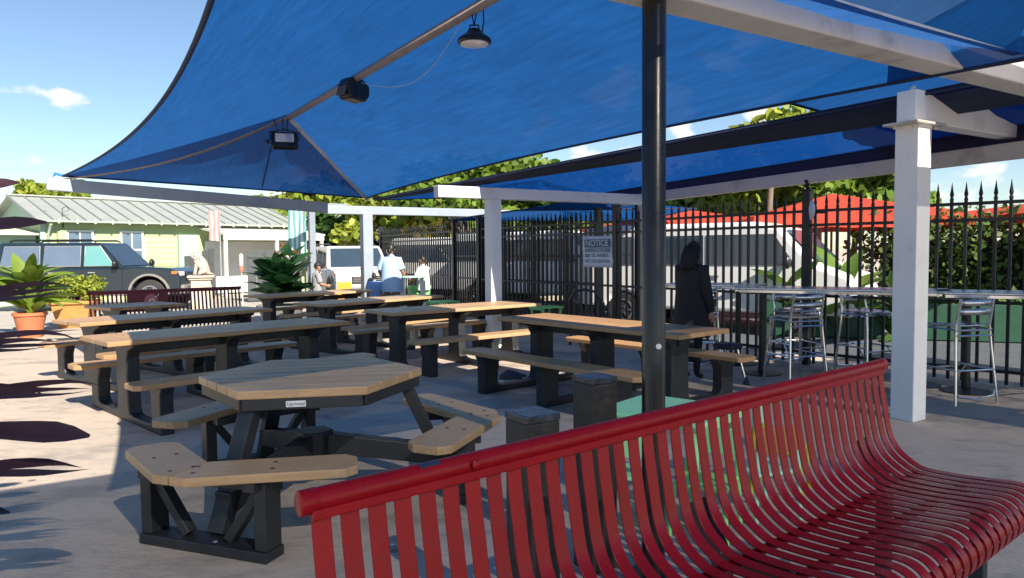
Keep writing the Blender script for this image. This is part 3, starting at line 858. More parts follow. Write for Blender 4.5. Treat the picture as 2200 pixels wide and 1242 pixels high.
green_pl = mat('mint_green_plastic', (.36, .82, .42), .38, 0, .05, 5)
lime_pl = mat('lime_green_plastic', (.28, .75, .25), .38, 0, .05, 5)
mint_pl = mat('pale_mint_plastic', (.40, .72, .58), .38, 0, .05, 5)
def kids_table(label, c, z, sx, sy, rz, material):
    root = thing('kids_table', label, 'kids table', (*c, 0), rz, 'small green plastic tables')
    mb = MB(); mb.box((0, 0, z - .017), (sx, sy, .034)); mb.build('tabletop', material, root, bevel=.014, seg=3)
    for x in (-1, 1):
        mb = MB(); mb.box((x * (sx / 2 - .006), 0, z - .045), (.012, sy - .05, .03)); mb.build('apron', material, root, bevel=.003)
        for y in (-1, 1):
            mb = MB(); mb.lathe([(.017, 0), (.021, .02), (.027, z - .03)], 10, (x * (sx / 2 - .05), y * (sy / 2 - .05), 0)); mb.build('leg', material, root, smooth=40)
kids_table('mint green plastic kids table beside the black pole', (.94, 4.30), .55, .68, .62, R(-40), green_pl)
kids_table('small green plastic table at the end of the middle far picnic table', (-1.40, 14.75), .50, .52, .45, R(30), lime_pl)
kids_table('small green plastic table beyond the middle picnic table by the fence', (.62, 13.1), .50, .50, .42, R(35), lime_pl)
def kids_chair(label, c, rz, m1, m2):
    root = thing('kids_chair', label, 'kids chair', (*c, 0), rz, 'small coloured plastic chairs behind the red bench')
    mb = MB(); mb.box((0, 0, .27), (.29, .28, .022)); mb.build('seat', m1, root, bevel=.010)
    mb = MB(); mb.box((0, .135, .46), (.29, .020, .15)); mb.build('backrest', m2, root, bevel=.009)
    for x in (-1, 1):
        for y in (-1, 1):
            top = .53 if y > 0 else .27
            mb = MB(); mb.tube([(x * .150, y * .145, 0), (x * .128, y * .130, top)], .013, 8); mb.build('leg', m1, root, smooth=40)
kids_chair('green plastic kids chair next to the two bollards', (.66, 3.95), R(170), green_pl, green_pl)
kids_chair('lime kids chair in front of the mint table, seen through the red slats', (1.02, 3.78), R(-30), lime_pl, green_pl)
kids_chair('pale mint and yellow kids chair at the right of the mint table', (1.66, 4.42), R(60), mat('yellow_lime_plastic', (.45, .45, .05), .4), mint_pl)
kids_chair('orange and mint kids chair farthest along the red slats', (1.40, 4.02), R(200), mint_pl, mat('orange_brown_plastic', (.36, .14, .04), .4))

# ------------------------------------------------------------------ bar tables and stools
def bar_table(label, c, rz, L=1.5, W=.62, h=1.05):
    root = thing('bar_table', label, 'bar table', (*c, 0), rz, 'long high bar tables by the fence')
    mb = MB(); mb.prism(chamfer_rect(L, W, .06), .022, lambda p: (p[0], p[1], p[2] + h - .012)); mb.build('tabletop', steel, root, bevel=.006)
    mb = MB()
    for y in (-W / 2 + .012, W / 2 - .012): mb.box((0, y, h - .042), (L - .14, .016, .036))
    for x in (-L / 2 + .012, L / 2 - .012): mb.box((x, 0, h - .042), (.016, W - .14, .036))
    mb.build('edge_band', chrome, root, bevel=.004)
    for x in (-L / 2 + .28, L / 2 - .28):
        mb = MB(); mb.lathe([(.045, .03), (.036, .3), (.036, h - .05)], 14, (x, 0, 0)); mb.build('column', black_paint, root, smooth=40)
        mb = MB(); mb.lathe([(.235, 0), (.235, .012), (.06, .045)], 20, (x, 0, 0)); mb.build('base', black_paint, root, smooth=40)
    return root
bar_table('silver topped bar table behind the near aluminium stool', (3.72, 8.25), ang((.87, -.49)), 2.2)
bar_table('silver topped bar table cut by the right edge of the picture', (5.30, 7.12), ang((.87, -.49)), 1.9)
bar_table('third silver bar table end showing left of the near stool', (2.70, 9.60), ang((.80, -.60)), 1.2)
def bar_stool():
    root = thing('bar_stool', 'stool', 'bar stool', (0, 0, 0), 0, 'polished aluminium bar stools')
    sh = .76
    mb = MB(); P = []
    for j in range(7):
        y = -.19 + .38 * j / 6
        P.append([(-.19 + .38 * i / 6, y, sh - .022 * math.sin(math.pi * i / 6) * math.sin(math.pi * j / 6) - (.02 if j == 0 else 0)) for i in range(7)])
    mb.grid(P); s_ = mb.build('seat', steel, root, smooth=True); sm = s_.modifiers.new('thickness', 'SOLIDIFY'); sm.thickness = .012
    for x in (-1, 1):
        # front leg, and rear leg running on up as the back upright
        mb = MB(); mb.tube([(x * .235, -.245, 0), (x * .200, -.205, sh * .72), (x * .188, -.185, sh - .02)], .0135, 10); mb.build('leg', chrome, root, smooth=40)
        mb = MB(); mb.tube([(x * .235, .255, 0), (x * .200, .205, sh * .72), (x * .188, .190, sh), (x * .185, .215, sh + .12), (x * .182, .235, sh + .25)], .0135, 10); mb.build('leg', chrome, root, smooth=40)
        mb = MB(); mb.tube([(x * .200, -.200, sh - .045), (x * .200, .200, sh - .045)], .009, 8); mb.build('side_rail', chrome, root, smooth=40)
        mb = MB(); mb.tube([(x * .216, -.225, .33), (x * .216, .228, .33)], .010, 8); mb.build('side_rail', chrome, root, smooth=40)
        mb = MB(); mb.tube([(x * .228, -.245, .16), (x * .225, -.18, .23), (x * .217, -.10, .325)], .008, 8); mb.build('brace', chrome, root, smooth=40)
    for z, hgt in ((sh + .215, .062), (sh + .130, .062)):
        mb = MB(); rows_ = []
        for zz in (-hgt / 2, hgt / 2):
            rows_.append([(-.185 + .37 * i / 8, .228 + .035 * math.sin(math.pi * i / 8) + (z - sh - .2) * .12, z + zz) for i in range(9)])
        mb.grid(rows_); b = mb.build('back_slat', steel, root, smooth=True); sm = b.modifiers.new('thickness', 'SOLIDIFY'); sm.thickness = .008
    for y, z in ((-.235, .29), (.232, .33), (-.205, sh - .05), (.205, sh - .05), (.215, sh - .10)):
        k = .215 if z < .5 else .198
        sagz = -.0
        mb = MB(); mb.tube([(-k, y, z), (0, y - .0, z + sagz), (k, y, z)], .0095, 8); mb.build('cross_rail', chrome, root, smooth=40)
    mb = MB(); mb.tube([(-.225, .24, .15), (-.20, .245, .085), (0, .247, .055), (.20, .245, .085), (.225, .24, .15)], .008, 8); mb.build('bow_brace', chrome, root, smooth=40)
    return root
st0 = bar_stool()
st0.location = (3.16, 8.02, 0); st0.rotation_euler = (0, 0, R(193)); st0['label'] = 'near aluminium bar stool with its slatted back towards the red bench'
copy_tree(st0, None, (4.25, 8.62, 0), R(20), 'aluminium bar stool on the fence side of the bar table')
copy_tree(st0, None, (2.42, 9.25, 0), R(170), 'aluminium bar stool left of the near stool by the person in black')
copy_tree(st0, None, (4.36, 7.05, 0), R(192), 'aluminium bar stool half hidden behind the near white post')
copy_tree(st0, None, (5.42, 6.75, 0), R(200), 'aluminium bar stool at the right edge of the picture')
copy_tree(st0, None, (3.55, 8.98, 0), R(10), 'aluminium bar stool against the fence below the finial post')

# black plastic armchair by the fence post with the notice
root = thing('plastic_armchair', 'black plastic armchair in front of the notice fence', 'chair', (1.22, 11.6, 0), R(165))
mb = MB(); mb.box((0, 0, .42), (.46, .44, .03)); mb.build('seat', black_pl, root, bevel=.012)
for sx in (-1, 1):
    for sy in (-1, 1):
        mb = MB(); mb.tube([(sx * .25, sy * .24, 0), (sx * .22, sy * .20, .64 if sy < 0 else .42)], .022, 8); mb.build('leg', black_pl, root, smooth=40)
    mb = MB(); mb.tube([(sx * .22, -.21, .64), (sx * .245, -.02, .66), (sx * .23, .20, .68)], .024, 8); mb.build('armrest', black_pl, root, smooth=40)
for i in range(5):
    x = -.17 + .085 * i
    mb = MB(); mb.bar((x, .21, .42), (x * 1.15, .28, .82), .05, .012, upv=(1, 0, 0)); mb.build('back_slat', black_pl, root, bevel=.004)
mb = MB(); mb.tube([(-.235, .21, .44), (-.245, .27, .72), (-.15, .30, .86), (0, .305, .89), (.15, .30, .86), (.245, .27, .72), (.235, .21, .44)], .022, 8); mb.build('back_frame', black_pl, root, smooth=40)
# slim black stool leg with rubber foot under the right table
root = thing('rubber_foot_stool', 'low stool with chromed legs and black rubber feet beside the right picnic table', 'stool', (2.40, 8.0, 0), R(20))
mb = MB(); mb.lathe([(.15, .40), (.16, .415), (.16, .44), (.14, .455)], 20); mb.build('seat', black_pl, root, smooth=40)
for k in range(3):
    a = R(120 * k + 200)
    mb = MB(); mb.tube([(.20 * math.cos(a), .20 * math.sin(a), .02), (.10 * math.cos(a), .10 * math.sin(a), .41)], .012, 8); lg = mb.build('leg', chrome, root, smooth=40)
    mb = MB(); mb.lathe([(.034, 0), (.036, .02), (.022, .05), (.016, .09)], 10, (.20 * math.cos(a), .20 * math.sin(a), 0)); mb.build('rubber_foot', black_pl, lg, smooth=40)

# sneakers under the right-hand table
def sneaker(label, c, rz):
    root = thing('sneaker', label, 'shoe', (*c, 0), rz, 'pair of sneakers under the right picnic table')
    sole = [(-.14, -.032), (-.10, -.042), (.0, -.040), (.08, -.048), (.125, -.036), (.145, 0), (.125, .036), (.08, .048), (0, .040), (-.10, .042), (-.14, .032)]
    mb = MB(); mb.prism(sole, .032, lambda p: (p[0], p[1], p[2] + .016)); mb.build('sole', mat('white_rubber', (.68, .68, .66), .6), root, bevel=.006)
    secs = []
    for x, w, zt in ((-.135, .030, .085), (-.09, .040, .11), (-.03, .040, .105), (.03, .042, .082), (.09, .044, .062), (.13, .030, .048)):
        secs.append([(x, w * math.cos(a) * (1 if a < 7 else 1), .030 + (zt - .030) * max(0, math.sin(a))) for a in [math.pi * k / 8 for k in range(9)]])
    mb = MB(); mb.grid(secs); mb.f += [tuple(range(9)), tuple(range(45, 54))]; mb.m += [0, 0]
    mb.build('upper', mat('grey_black_mesh_shoe', (.09, .09, .10), .8, 0, .5, 30), root, smooth=50)
sneaker('front grey sneaker with a white sole under the right picnic table', (-.02, 8.24), R(12))
sneaker('rear grey sneaker with a white sole under the right picnic table', (.03, 8.42), R(-5))

# ================================================================== LIGHTS UNDER THE RIDGE
def on_ridge(t_): return lerp(Vector((-3.35, 11.02, 3.60)), Vector((-.293, 6.2, 3.60)), t_)
lamp_black = mat('lamp_black_housing', (.010, .011, .013), .4, 0, .2, 10)
p = Vector((-.279, 5.776, 3.404))
root = thing('high_bay_lamp', 'round black high bay lamp hung from the ridge pole', 'lamp', p + Vector((0, 0, -.27)))
mb = MB(); mb.lathe([(.040, .115), (.052, .105), (.060, .085), (.095, .062), (.130, .036), (.136, .014), (.126, .0)], 28); mb.build('housing', lamp_black, root, smooth=35)
mb = MB(); mb.lathe([(.113, .002), (.112, -.006), (.06, -.012), (.002, -.014)], 28); mb.build('lens', emit_off_lens('frosted_lamp_lens', (.9, .87, .87)), root, smooth=35)
mb = MB(); mb.tube([(-.035, 0, .10), (-.035, 0, .145), (.035, 0, .145), (.035, 0, .10)], .007, 6); mb.build('bracket', lamp_black, root)
for sx in (-.03, .03):
    mb = MB(); mb.tube([(0, 0, .14), (sx, 0, .30)], .005, 6); mb.build('hanger_strap', lamp_black, root)
mb = MB(); mb.tube([(.06, 0, .08), (.075, 0, .18), (.07, 0, .30)], .006, 6); mb.build('power_cord', lamp_black, root)
p = Vector((-1.727, 8.041, 3.376))
root = thing('speaker', 'black wedge loudspeaker fixed to the middle of the ridge pole', 'loudspeaker', p, R(-38))
prof = [(-.13, -.12), (.10, -.14), (.16, -.06), (.16, .08), (.10, .13), (-.10, .11), (-.15, .02)]
mb = MB(); mb.prism(prof, .20, lambda q: (q[2], q[0], q[1] - .08)); mb.build('cabinet', lamp_black, root, bevel=.03, seg=3)
mb = MB(); mb.box((0, -.155, -.10), (.15, .012, .15), Matrix.Rotation(R(-20), 3, 'X')); mb.build('grille', mat('speaker_grille', (.10, .085, .07), .7, 0, .3, 60), root, bevel=.01)
mb = MB(); mb.tube([(0, .02, .05), (0, .02, .12)], .015, 8); mb.build('bracket', lamp_black, root)
p = Vector((-3.157, 10.168, 3.329))
root = thing('floodlight', 'black square floodlight hung at the end of the ridge pole', 'floodlight', p + Vector((0, 0, -.26)), R(18))
rx = Matrix.Rotation(R(-40), 3, 'X')
mb = MB(); mb.prism(chamfer_rect(.36, .30, .03), .07, lambda q: tuple(rx @ Vector((q[0], -q[2], q[1])))); mb.build('housing', lamp_black, root, bevel=.012)
mb = MB(); mb.prism(chamfer_rect(.25, .17, .01), .006, lambda q: tuple(rx @ Vector((q[0], -q[2] - .040, q[1] + .02)))); mb.build('lens', emit_off_lens('warm_flood_lens', (.85, .72, .6)), root)
for i in range(6):
    mb = MB(); mb.prism([(-.15, -.004), (.15, -.004), (.15, .004), (-.15, .004)], .03, lambda q, i=i: tuple(rx @ Vector((q[0], -q[2] + .05, q[1] + .11 - .044 * i)))); mb.build('cooling_fin', lamp_black, root)
mb = MB(); mb.tube([(-.19, 0, 0), (-.20, 0, .11), (0, 0, .16), (.20, 0, .11), (.19, 0, 0)], .010, 6); mb.build('yoke', lamp_black, root)
for sx in (-.14, -.02, .05):
    mb = MB(); mb.tube([(sx * .6, 0, .13), (sx, 0, .30)], .008, 6); mb.build('hanger_strap', lamp_black, root)
mb = MB(); mb.ball((-.23, 0, -.02), .035, 10, 6); mb.build('motion_sensor', lamp_black, root)
# loose wire sagging from the ridge
root = thing('loose_wire', 'thin pale wire sagging along the ridge pole to the lamp', 'wire')
pts = []
for i in range(13):
    t_ = i / 12; q = lerp((-1.597, 7.85, 3.32), (-.39, 5.94, 3.357), t_); q.z -= .22 * math.sin(math.pi * t_) ** 1.0; q += UX * (.10 * math.sin(math.pi * t_)); pts.append(q)
mb = MB(); mb.tube(pts, .003, 5); mb.build('wire', mat('pale_wire', (.55, .52, .5), .6), root)

# ================================================================== VEGETATION
def leaf_mat(name, c, island=.35, hue=.02, tr=.35, rough=.5):
    return mat(name, c, rough, 0, .15, 3, spec=.4, trans=(tr, None), island=island, hue=hue)
leaf_a = leaf_mat('sea_grape_leaves', (.16, .25, .035), tr=.45)
leaf_b = leaf_mat('yellow_green_leaves', (.27, .33, .045), tr=.45)
leaf_c = leaf_mat('dark_green_leaves', (.05, .11, .025), rough=.4)
leaf_d = leaf_mat('hedge_leaves', (.075, .135, .025))
bark = mat('grey_brown_bark', (.16, .125, .095), .9, 0, .3, 6, .01, 18)

def leaf_cloud(clumps, n, size, seed, up=.35, aspect=.7, fill=.45):
    """many small hexagonal leaves over and inside a set of clumps (centre, (rx,ry,rz))"""
    rg = np.random.default_rng(seed)
    vol = np.array([c[1][0] * c[1][1] * c[1][2] for c in clumps]) ** .67
    pick_ = rg.choice(len(clumps), n, p=vol / vol.sum())
    cen = np.array([c[0] for c in clumps])[pick_]; rad = np.array([c[1] for c in clumps])[pick_]
    d = rg.normal(size=(n, 3)); d /= np.linalg.norm(d, axis=1)[:, None]
    r_ = 1 - fill * rg.random(n) ** 1.6
    r_ *= 1 + .16 * rg.normal(size=n).clip(-1.5, 2.0)
    pos = cen + d * rad * r_[:, None]
    nrm = d * .8 + rg.normal(size=(n, 3)) * .75 + np.array([0, 0, up]); nrm /= np.linalg.norm(nrm, axis=1)[:, None]
    t_ = np.cross(nrm, rg.normal(size=(n, 3))); t_ /= np.linalg.norm(t_, axis=1)[:, None]
    b_ = np.cross(nrm, t_)
    s_ = size * (.65 + .7 * rg.random(n))
    ca = [(1, 0), (.5, .8), (-.45, .85), (-1, 0), (-.45, -.85), (.5, -.8)]
    V_ = np.empty((n, 6, 3))
    for k, (cx, cy) in enumerate(ca):
        V_[:, k] = pos + t_ * (s_ * cx)[:, None] + b_ * (s_ * cy * aspect)[:, None] - nrm * (s_ * .25 * abs(cy))[:, None] * 0.9
    me = bpy.data.meshes.new('crown')
    me.vertices.add(n * 6); me.vertices.foreach_set('co', V_.reshape(-1))
    me.loops.add(n * 6); me.loops.foreach_set('vertex_index', np.arange(n * 6))
    me.polygons.add(n); me.polygons.foreach_set('loop_start', np.arange(n) * 6); me.polygons.foreach_set('loop_total', np.full(n, 6))
    me.update(); me.validate()
    return me
def tree(label, loc, trunk_h, crown, n, leaf, lm, seed, name='tree', group='broadleaf trees beyond the fence and house', r0=.14, aspect=.75):
    """crown: (cx,cy,cz, rx,ry,rz) overall box that is filled with clumps"""
    rg = random.Random(seed)
    root = thing(name, label, 'tree', (*loc, 0), 0, group)
    cz, rx, ry, rz_ = crown
    cl = []
    for i in range(13):
        a = rg.uniform(0, 6.28); q = rg.random() ** .5
        c = (rx * .72 * q * math.cos(a), ry * .72 * q * math.sin(a), cz + rz_ * rg.uniform(-.65, .75))
        k = rg.uniform(.28, .5); cl.append((c, (rx * k, ry * k, rz_ * k * rg.uniform(.8, 1.2))))
    obj('crown', leaf_cloud(cl, n, leaf, seed, aspect=aspect), lm, root)
    mb = MB(); top = trunk_h
    pts = [(0, 0, 0), (rg.uniform(-.08, .08), rg.uniform(-.08, .08), top * .5), (rg.uniform(-.2, .2), 0, top)]
    mb.tube(pts, [r0, r0 * .8, r0 * .6], 9)
    for c, _ in cl[:7]:
        mb.tube([pts[-1], Vector(pts[-1]).lerp(Vector(c), .5) + Vector((0, 0, .15)), c], [r0 * .5, r0 * .3, r0 * .1], 6)
    mb.build('trunk', bark, root, smooth=50)
    return root
tree('tall sea grape tree in the gap behind the middle canopy', (-1.3, 23.5), 2.0, (3.2, 2.6, 2.2, 1.25), 5200, .15, leaf_a, 11)
tree('yellow-green tree behind the far fence run', (-4.6, 27.0), 1.6, (2.8, 2.2, 2.0, 1.3), 4200, .15, leaf_b, 12)
tree('broad dark tree behind the white post', (1.3, 25.0), 1.8, (2.9, 3.0, 2.2, 1.2), 5200, .16, leaf_a, 13)
tree('round leafed tree left of the red umbrellas', (4.2, 23.0), 1.8, (2.75, 2.6, 2.2, 1.15), 4600, .15, leaf_a, 14)
tree('bright tree behind the first red umbrella', (7.2, 24.0), 1.9, (3.05, 2.8, 2.2, 1.2), 4800, .15, leaf_b, 15)
tree('tall tree whose top shows between the two canopies', (7.1, 20.2), 3.3, (4.35, 1.6, 1.4, .95), 2200, .17, leaf_b, 16)
tree('dark tree behind the larger red umbrella', (10.6, 22.5), 1.8, (3.0, 2.6, 2.2, 1.25), 4200, .16, leaf_a, 17)
tree('leafy tree beyond the corner of the green house roof', (-8.3, 32.0), 2.2, (3.2, 2.6, 2.2, 1.6), 4200, .20, leaf_b, 18)
tree('tree rising over the middle of the metal roof', (-13.2, 35.0), 2.0, (3.3, 2.6, 2.0, .9), 3200, .20, leaf_a, 19)
tree('tree top behind the left end of the metal roof', (-18.6, 29.5), 2.4, (3.5, 1.2, 1.2, 1.0), 2600, .17, leaf_b, 20)
tree('low scrubby tree at the far left edge beside the house', (-19.6, 27.0), .9, (1.7, 1.5, 1.4, 1.3), 2600, .14, leaf_a, 21)
tree('broad tree behind the carport', (-6.9, 29.5), 1.4, (2.3, 1.7, 1.5, 1.2), 3200, .17, leaf_c, 22)
tree('far tree between the sky gap and the white post', (2.6, 31.0), 3.0, (4.0, 2.4, 2.0, 1.4), 3000, .20, leaf_a, 23)
# thatched yellowish roof-like shrub
tree('yellow flowering shrub over the far white van', (-2.7, 24.6), .8, (2.25, 1.4, 1.2, .55), 1800, .11, leaf_mat('yellow_flower_leaves', (.36, .30, .03)), 24)
# bare spindly poles of a leafless tree at far left
root = thing('bare_tree', 'pale bare-branched tree at the left edge above the hedge', 'tree', (-21.5, 30.5, 0))
mb = MB(); rg = random.Random(5)
for i in range(9):
    x = rg.uniform(-1.2, 1.2); mb.tube([(x * .3, 0, 0), (x * .8, rg.uniform(-.3, .3), 2.2), (x * 1.2 + rg.uniform(-.3, .3), 0, rg.uniform(3.6, 4.6))], [.07, .05, .02], 6)
mb.build('trunk', mat('pale_bark', (.45, .42, .38), .9, 0, .2, 5), root)

# clipped hedge beyond the fence
root = thing('hedge', 'dense green hedge beyond the fence at the right', 'hedge', (9.6, 12.6, 0), R(-35))
cl = [((x * .55 - 2.8, y * .4, z), (.62, .5, .5)) for x in range(11) for y in (-1, 1) for z in (.5, 1.15, 1.75)]
obj('foliage', leaf_cloud(cl, 15000, .055, 31, fill=.4), leaf_d, root)
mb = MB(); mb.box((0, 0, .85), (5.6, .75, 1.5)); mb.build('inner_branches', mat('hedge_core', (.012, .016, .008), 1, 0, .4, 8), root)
# dark green planter boxes along the road
pbox = mat('green_planter_paint', (.010, .065, .036), .6, 0, .12, 4)
for i, (x, y, lab) in enumerate(((5.3, 12.35, 'long green planter box below the banana leaves'), (7.4, 11.6, 'green planter box right of the near white post'), (9.3, 10.6, 'green planter box at the right edge beyond the fence'))):
    root = thing('planter_box', lab, 'planter', (x, y, 0), R(-20), 'green planter boxes along the road')
    mb = MB()
    for sx, sy, dx, dy in ((0, -.28, 1.9, .05), (0, .28, 1.9, .05), (-.925, 0, .05, .51), (.925, 0, .05, .51)): mb.box((sx, sy, .31), (dx, dy, .58))
    mb.build('sides', pbox, root, bevel=.006)
    mb = MB(); mb.box((0, 0, .48), (1.80, .51, .08)); mb.build('soil', mat('soil', (.05, .035, .025), 1, 0, .3, 12), root)
    obj('grass_tufts', leaf_cloud([((q * .3 - .8, 0, .62), (.26, .22, .14)) for q in range(6)], 700, .05, 50 + i, up=.2), leaf_mat('bright_grass', (.10, .20, .02)), root)

def blade(L, w, droop, n=8, split=0, twist=0, fold=.18, tipw=.0, shape=None):
    """a leaf from the origin along +x: rows of (left, mid, right)"""
    rows_ = []
    for i in range(n + 1):
        t_ = i / n
        ww = (shape(t_) if shape else math.sin(math.pi * min(1, .06 + t_ * .94)) ** .75) * w + tipw * t_
        x = L * (t_ - .12 * droop * t_ ** 2); z = -droop * L * t_ ** 2 * .55
        a = twist * t_
        l_ = Vector((x, ww * math.cos(a), z + ww * fold + ww * math.sin(a))); r_ = Vector((x, -ww * math.cos(a), z + ww * fold - ww * math.sin(a)))
        rows_.append([l_, Vector((x, 0, z)), r_])
    return rows_
def place(rows_, origin, az, elev, roll=0):
    M_ = Matrix.Rotation(az, 3, 'Z') @ Matrix.Rotation(-elev, 3, 'Y') @ Matrix.Rotation(roll, 3, 'X')
    return [[M_ @ p + Vector(origin) for p in row] for row in rows_]
def big_leaf_plant(name, label, loc, n, L, w, h, lm, seed, cat='plant', droop=(.3, .8), elev=(25, 80), pot=None, flowers=None, stems=True, group=None, fold=.25):
    rg = random.Random(seed)
    root = thing(name, label, cat, (*loc, 0), 0, group)
    z0 = pot[2] if pot else 0
    if pot:
        rb, rt, hh_, pm = pot[0], pot[1], pot[2], pot[3]
        mb = MB(); mb.lathe([(rb, 0), (rt, hh_ * .88), (rt * 1.08, hh_ * .88), (rt * 1.08, hh_), (rt * .9, hh_), (rt * .85, hh_ * .9), (.01, hh_ * .9)], 20); mb.build('pot', pm, root, smooth=35)
    for i in range(n):
        az = rg.uniform(0, 6.28); el = R(rg.uniform(*elev)); Ls = L * rg.uniform(.7, 1.15)
        zz = z0 + h * rg.uniform(.0, 1.0)
        st = rg.uniform(.0, .10)
        o0 = (st * math.cos(az), st * math.sin(az), zz)
        mb = MB(); mb.grid(place(blade(Ls, w * rg.uniform(.8, 1.15), rg.uniform(*droop), fold=fold), o0, az, el, rg.uniform(-.5, .5)))
        mb.build('leaf', lm, root, smooth=True)
        if stems:
            mb = MB(); mb.tube([(o0[0] * .3, o0[1] * .3, max(0, z0 - .05)), (o0[0] * .7, o0[1] * .7, (z0 + zz) / 2), o0], .012, 5); mb.build('stem', lm, root)
    if flowers:
        fm, k = flowers
        for j in range(k):
            a = rg.uniform(0, 6.28); q = rg.uniform(.1, L * .8); zz = z0 + h + L * rg.uniform(.2, .75)
            mb = MB()
            for t_ in range(4):
                mb.grid(place(blade(.14, .03, .5, 4), (q * math.cos(a), q * math.sin(a), zz), t_ * 1.57 + a, R(55)))
            mb.build('flower', fm[j % len(fm)], root, smooth=True)
    return root
canna = leaf_mat('bright_canna_leaves', (.14, .24, .03), island=.2)
terracotta = mat('terracotta', (.42, .14, .065), .75, 0, .12, 5, .002, 30)
terracotta2 = mat('orange_terracotta', (.55, .24, .07), .75, 0, .12, 5, .002, 30)
big_leaf_plant('potted_plant', 'bright green broad-leaved plant in a terracotta pot at the left edge', (-8.85, 13.2), 46, .80, .12, .55, canna, 61, elev=(25, 80), droop=(.4, 1.1), pot=(.18, .26, .46, terracotta))
root = thing('planter_shrub', 'bushy small-leaved shrub in an orange square planter', 'plant', (-9.1, 15.0, 0), R(15))
mb = MB(); P_ = [(.25, 0), (.36, .50), (.40, .50), (.40, .56), (.33, .56)]
rows_ = [[(sx * r_, sy * r_, z) for sx, sy in ((-1, -1), (1, -1), (1, 1), (-1, 1))] for r_, z in P_]
mb.grid(rows_, closeu=True); mb.f += [(0, 1, 2, 3), (16, 17, 18, 19)]; mb.m += [0, 0]; mb.build('planter', terracotta2, root, bevel=.01)
obj('foliage', leaf_cloud([((x * .2, y * .2, .78 + rnd.uniform(-.06, .14)), (.19, .19, .2)) for x in (-1.7, -.6, .6, 1.7) for y in (-1, 1)], 3200, .035, 71, fill=.7), leaf_b, root)
mb = MB()
for i in range(24):
    x, y = rnd.uniform(-.25, .25), rnd.uniform(-.25, .25); mb.tube([(x, y, .5), (x * 1.4, y * 1.4, .8)], .008, 5)
mb.build('stems', bark, root)
# planter with dark canna leaves and orange and white flowers beyond the tables
fl_o = mat('orange_petals', (.75, .23, .04), .6, 0, .1, 5, trans=(.3, None)); fl_w = mat('white_petals', (.78, .76, .70), .6, 0, .1, 5, trans=(.3, None))
big_leaf_plant('flowering_plant', 'dark leafy plant with orange and white flowers beside the child in the cap', (-4.85, 15.1), 80, .72, .15, .72, leaf_mat('glossy_dark_leaves', (.022, .075, .03), island=.3, rough=.3), 62,
               pot=(.34, .46, .42, mat('grey_tub', (.2, .2, .2), .7)), flowers=((fl_o, fl_w), 9), elev=(20, 85), droop=(.2, .7))
# banana-like leaves by the road beyond the fence
ban = leaf_mat('banana_leaves', (.10, .20, .03), island=.25)
big_leaf_plant('banana_plant', 'broad banana leaves behind the finial fence post', (5.5, 12.0), 16, 1.05, .23, .75, ban, 63, droop=(.3, .9), elev=(30, 80))
big_leaf_plant('banana_plant', 'banana plant in front of the white van', (4.75, 12.4), 13, .95, .20, .70, ban, 64, droop=(.3, .9), elev=(30, 80))
big_leaf_plant('road_shrub', 'dark shrub with long leaves left of the near white post', (6.25, 11.7), 40, .5, .07, .8, leaf_c, 65, droop=(.2, .8), elev=(10, 80))
big_leaf_plant('road_shrub', 'low clump of leaves at the foot of the hedge', (8.1, 11.5), 30, .45, .06, .5, leaf_d, 66, droop=(.2, .8), elev=(10, 80))

# foreground plant with long dark purple leaves reaching in from the left
purple = mat('dark_purple_leaf', (.036, .016, .022), .33, 0, .35, 4, .002, 30, (1, 8, 1), spec=.5)
root = thing('purple_leaf_plant', 'tall plant with long dark purple leaves entering from the left edge', 'plant', (-2.38, 2.62, 0))
mb = MB(); mb.tube([(0, 0, 0), (.02, .01, .6), (-.02, 0, 1.2), (.0, .0, 1.9)], [.03, .028, .024, .012], 8); mb.build('stem', purple, root, smooth=True)
# (height on stem, azimuth deg, elevation deg, length, half width, droop, split count, roll)
LV = [(1.68, 8, 14, .62, .045, .20, 0, .9), (1.52, 2, 16, .74, .050, .30, 0, .8), (1.90, 20, 35, .52, .03, .5, 0, .3),
      (1.22, 4, 22, .86, .078, .42, 3, .75), (1.10, 0, 14, .84, .085, .34, 4, .7), (1.18, -25, -4, .62, .07, .20, 3, .6),
      (.93, 6, 10, .98, .070, .26, 3, .7), (.86, -2, 2, .92, .070, .16, 0, .65), (.80, -12, -12, .62, .07, .15, 3, .6),
      (.66, 2, 10, .84, .070, .30, 2, .6), (.60, -30, 0, .60, .06, .3, 2, .5), (.98, 30, 6, .62, .06, .4, 2, .5), (1.40, -150, 20, .6, .06, .4, 0, 0),
      (1.0, 170, 20, .6, .06, .5, 0, 0), (1.6, 120, 25, .55, .05, .5, 0, 0), (1.25, -80, 15, .6, .06, .5, 0, 0), (.45, -60, 10, .6, .06, .5, 0, 0), (.55, 40, -5, .5, .05, .3, 0, .4)]
